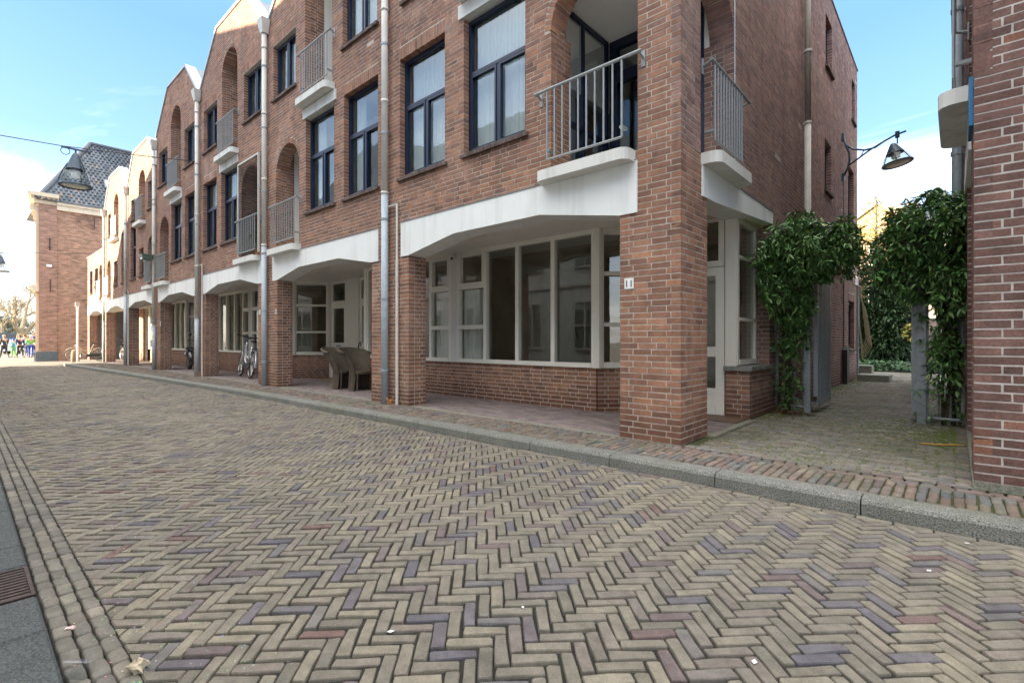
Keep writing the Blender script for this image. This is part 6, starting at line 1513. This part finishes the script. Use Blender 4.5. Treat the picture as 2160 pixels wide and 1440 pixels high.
def person(label, pos, h, heading, stride, jacket, trousers, hair, hat=None, coat=False, arm=.3, carry=None):
    t = thing('person', label, 'person', pos, 'people on the square', rot=(0, 0, heading)); s = h / 1.7; sd_ = stride
    J = [(0, 0, .93, .11), (0, 0, 1.12, .10), (0, 0, 1.34, .12), (0, 0, 1.46, .05), (.02, 0, 1.56, .075), (.02, 0, 1.64, .08),
         (0, .10, .86, .075), (sd_ * .5, .10, .48, .052), (sd_ * .9 - .03, .10, .09, .035), (sd_ * .9 + .12, .10, .035, .03),
         (0, -.10, .86, .075), (-sd_ * .35 + .06, -.10, .48, .052), (-sd_ * .95 - .03, -.10, .11, .035), (-sd_ * .95 + .10, -.10, .04, .03),
         (0, .19, 1.38, .05), (-arm * .3, .25, 1.12, .038), (arm * .4, .25, .90, .028), (arm * .5 + .03, .25, .82, .03),
         (0, -.19, 1.38, .05), (arm * .3, -.25, 1.12, .038), (arm * .9, -.22, .95, .028), (arm * 1.0 + .05, -.22, .89, .03)]
    E_ = [(0, 1), (1, 2), (2, 3), (3, 4), (4, 5), (0, 6), (6, 7), (7, 8), (8, 9), (0, 10), (10, 11), (11, 12), (12, 13), (2, 14), (14, 15), (15, 16), (16, 17), (2, 18), (18, 19), (19, 20), (20, 21)]
    J = [(a * s, b_ * s, c * s, r_ * s) for a, b_, c, r_ in J]
    skinmesh('body', J, E_, SKIN, t)
    lo = .70 if coat else .90
    sub = lambda ids, add: ([tuple(list(J[i][:3]) + [J[i][3] + add * s]) for i in ids])
    Jk = sub([0, 1, 2, 14, 15, 16, 18, 19, 20], .022); ek = [(0, 1), (1, 2), (2, 3), (3, 4), (4, 5), (2, 6), (6, 7), (7, 8)]
    if coat: Jk.append((0, 0, .62 * s, .16 * s)); ek.append((0, 9))
    skinmesh('jacket', Jk, ek, jacket, t)
    skinmesh('trousers', sub([0, 6, 7, 8, 10, 11, 12], .016), [(0, 1), (1, 2), (2, 3), (0, 4), (4, 5), (5, 6)], trousers, t)
    mb = MB(True); mb.lathe([(0, .115), (.06, .10), (.092, .05), (.098, 0), (.088, -.05)], (0, 0, 0), 12); mb.v = [(x * s * 1.05 + .01 * s, y * s, z_ * s + 1.635 * s) for x, y, z_ in mb.v]; mb.build('hair' if not hat else 'hat', hat or hair, t, True)
    for sg_ in (-1, 1):
        j = J[9 if sg_ > 0 else 13]; mb = MB(True); mb.box(j[0] - .16 * s, j[0] + .06 * s, j[1] - .045 * s, j[1] + .045 * s, j[2] - .04 * s, j[2] + .035 * s); mb.build('shoe', mBlack, t)
    return t
cBlack = cmat("cloth_black", (.03, .035, .03)); cTurq = cmat("cloth_turquoise", (.10, .45, .50)); cBlue = cmat("cloth_blue", (.03, .08, .42)); cGreen = cmat("cloth_lime", (.18, .55, .10)); cNavy = cmat("cloth_navy", (.03, .04, .10)); cGrey = cmat("cloth_grey", (.14, .13, .14)); cWhite = cmat("cloth_white", (.72, .75, .8)); cHair = cmat("hair_brown", (.12, .07, .035)); cBlond = cmat("hair_blond", (.5, .34, .16))
person("person in a long black coat striding at the left edge", at(9, 36, -.17), 1.62, R(200), .36, cBlack, cBlack, cBlond, coat=True)
person("child in a turquoise and green costume with a blue hat", at(29, 36.5, -.18), 1.38, R(230), .12, cTurq, cGreen, cHair, cmat("hat_blue", (.02, .10, .6)), True)
person("person in a dark jacket and black trousers, mid stride", at(42, 36, -.17), 1.60, R(10), .34, cNavy, cBlack, cHair)
person("person with a white blue top behind the dark jacketed one", at(52, 38, -.2), 1.72, R(40), .15, cmat("cloth_paleblue", (.35, .5, .7)), cBlue, cHair)
person("person in lime green jacket with blue trousers on the right of the group", at(65, 37, -.18), 1.64, R(160), .15, cGreen, cBlue, cHair, cWhite)
person("person in a white jacket next to the corner of the old house", at(71, 39.5, -.2), 1.55, R(150), .1, cWhite, cNavy, cHair, cmat("cap_blue", (.03, .07, .3)))
bicycle("dark bicycle among the people on the square", gB, *at(58, 37.5, 0)[:2], R(20), R(4), mDark, -.18)
def car(label, pos, heading, paint, h=1.45, L=4.2, van=False):
    t = thing('parked_car', label, 'car' if not van else 'van', pos, rot=(0, 0, heading)); W_2 = .86
    if van: prof = [(-2.2, .35), (-2.2, 1.9), (-2.0, 2.1), (1.2, 2.1), (1.7, 1.35), (2.25, 1.1), (2.35, .35)]
    else: prof = [(-2.1, .35), (-2.12, .85), (-1.95, .98), (-1.3, 1.42), (.3, 1.46), (1.05, .98), (1.95, .86), (2.1, .6), (2.1, .35)]
    mb = MB(True); n = len(prof); i = mb.pts([(x, -W_2 * (1 if z < 1 else .82), z) for x, z in prof] + [(x, W_2 * (1 if z < 1 else .82), z) for x, z in prof])
    mb.f.append(tuple(range(i, i + n))); mb.f.append(tuple(range(i + 2 * n - 1, i + n - 1, -1)))
    for k in range(n): mb.f.append((i + k, i + n + k, i + n + (k + 1) % n, i + (k + 1) % n))
    mb.build('body', paint, t)
    mb = MB(True); zz1 = 1.9 if van else 1.38; zz0 = 1.25 if van else 1.0
    for sgn in (-1, 1):
        y0 = sgn * (W_2 * .86); y1 = sgn * (W_2 * .84 + .02); a_ = [(-1.35, zz0), (.8 if not van else 1.3, zz0), (.25 if not van else 1.0, zz1), (-1.15, zz1)]
        mb.prism([(x, sgn * (W_2 * (.93 if z < 1.3 and not van else .835)), z) for x, z in a_], (0, sgn * .02, 0))
    mb.build('side_windows', mat_glass_dark, t)
    for x in (-1.3, 1.35):
        for sgn in (-1, 1):
            mb = MB(True); mb.tube([(x, sgn * (W_2 - .16), .32), (x, sgn * (W_2 + .02), .32)], .32, 16); w = mb.build('wheel', mRubber, t); mb = MB(True); mb.tube([(x, sgn * (W_2 + .02), .32), (x, sgn * (W_2 + .03), .32)], .19, 12); mb.build('hubcap', mChrome, w)
    for sgn in (-1, 1):
        mb = MB(True); mb.box(2.02, 2.12, sgn * .6 - .14, sgn * .6 + .14, .62, .76); mb.build('headlight', mPlateW, t); mb = MB(True); mb.box(-2.14, -2.05, sgn * .65 - .12, sgn * .65 + .12, .7, .84); mb.build('tail_light', mat_red, t)
mat_glass_dark = mat_plain("car_glass", (.02, .025, .03), .08, 0, 5, .1, 0, .8); mat_red = mat_plain("lamp_red", (.4, .02, .02), .3)
car("white parked car behind the people at the left edge", at(-2, 46, -.25), R(128), mPlateW)
car("dark blue van parked beyond the white car", at(22, 62, -.1), R(132), mat_plain("van_blue", (.03, .06, .12), .3, 0, 5, .05, 0, .5, .6), van=True)
mb = MB(); a0 = at(-150, 70, 0); a1 = at(110, 78, 0); mb.hexa([(a0[0], a0[1], -.3), (a1[0], a1[1], -.3), (a1[0] + 20, a1[1] + 8, -.3), (a0[0] + 20, a0[1] + 8, -.3), (a0[0] + .5, a0[1], 1.9), (a1[0] + .5, a1[1], 1.9), (a1[0] + 20, a1[1] + 8, 2.4), (a0[0] + 20, a0[1] + 8, 2.4)]); mb.build("grass_bank", mat_plain("bank_straw", (.24, .19, .12), .95, 0, 1.5, .3, .3), kind='structure', base=(70, 5, 0))
def bare_tree(label, base, H_, seed, mat, spread=.5, depth=6, r0=.3, first=.28):
    t = thing('bare_tree', label, 'tree', base); rg_ = random.Random(seed); tr = MB(); cr_ = MB()
    def grow(p, d, L, r_, n):
        q = p + d * L; m = p.lerp(q, .5) + Vector((rg_.gauss(0, .05), rg_.gauss(0, .05), 0)) * L
        (tr if n > depth - 2 else cr_).tube([p, m, q], [r_, r_ * .85, r_ * .68], 7 if n > 3 else 4, cap=False)
        if n == 0: return
        for k in range(3 if n > 1 else 4):
            a = rg_.uniform(0, 6.28); s_ = d.cross(Vector((math.cos(a), math.sin(a), .3))).normalized()
            dd = (d + s_ * rg_.uniform(.35, spread + .3) + Vector((0, 0, .12))).normalized(); grow(p.lerp(q, rg_.uniform(.6, 1)), dd, L * rg_.uniform(.62, .86), r_ * .58, n - 1)
    grow(Vector(base), Vector((.03, .02, 1)), H_ * first, r0, depth)
    tr.build('trunk', mat, t); cr_.build('crown', mat, t); return t
mTwig = mat_plain("twig_tan", (.30, .24, .15), .9, 0, 6, .2)
bare_tree("large bare tree beyond the people on the square", at(44, 58, -.2), 10.5, 5, mTwig, .6, 6, .38, .26)
bare_tree("smaller bare tree at the left edge beyond the square", at(4, 70, 1.5), 8, 9, mTwig, .6, 5, .22, .26)
bare_tree("bushy bare shrub in front of the old house corner", at(66, 52, -.2), 4.5, 12, mat_plain("twig_orange", (.42, .27, .13), .9), .8, 5, .08, .2)
t = thing('shrub_mass', "grey green shrubs on the bank beyond the square", 'shrubs', at(18, 84, 2)); c_ = at(16, 84, 3.0); foliage(t, 'foliage', mat_piece("leaf_grey_green", [(0, (.07, .085, .05)), (1, (.14, .15, .09))], 20, .1, .8, .1), [(c_, (3.2, 3, 2.2), 2), (at(45, 84, 2.6), (3, 3, 1.8), 1), (at(-10, 84, 3), (3, 3, 2), 1)], 7000, .35, 3)
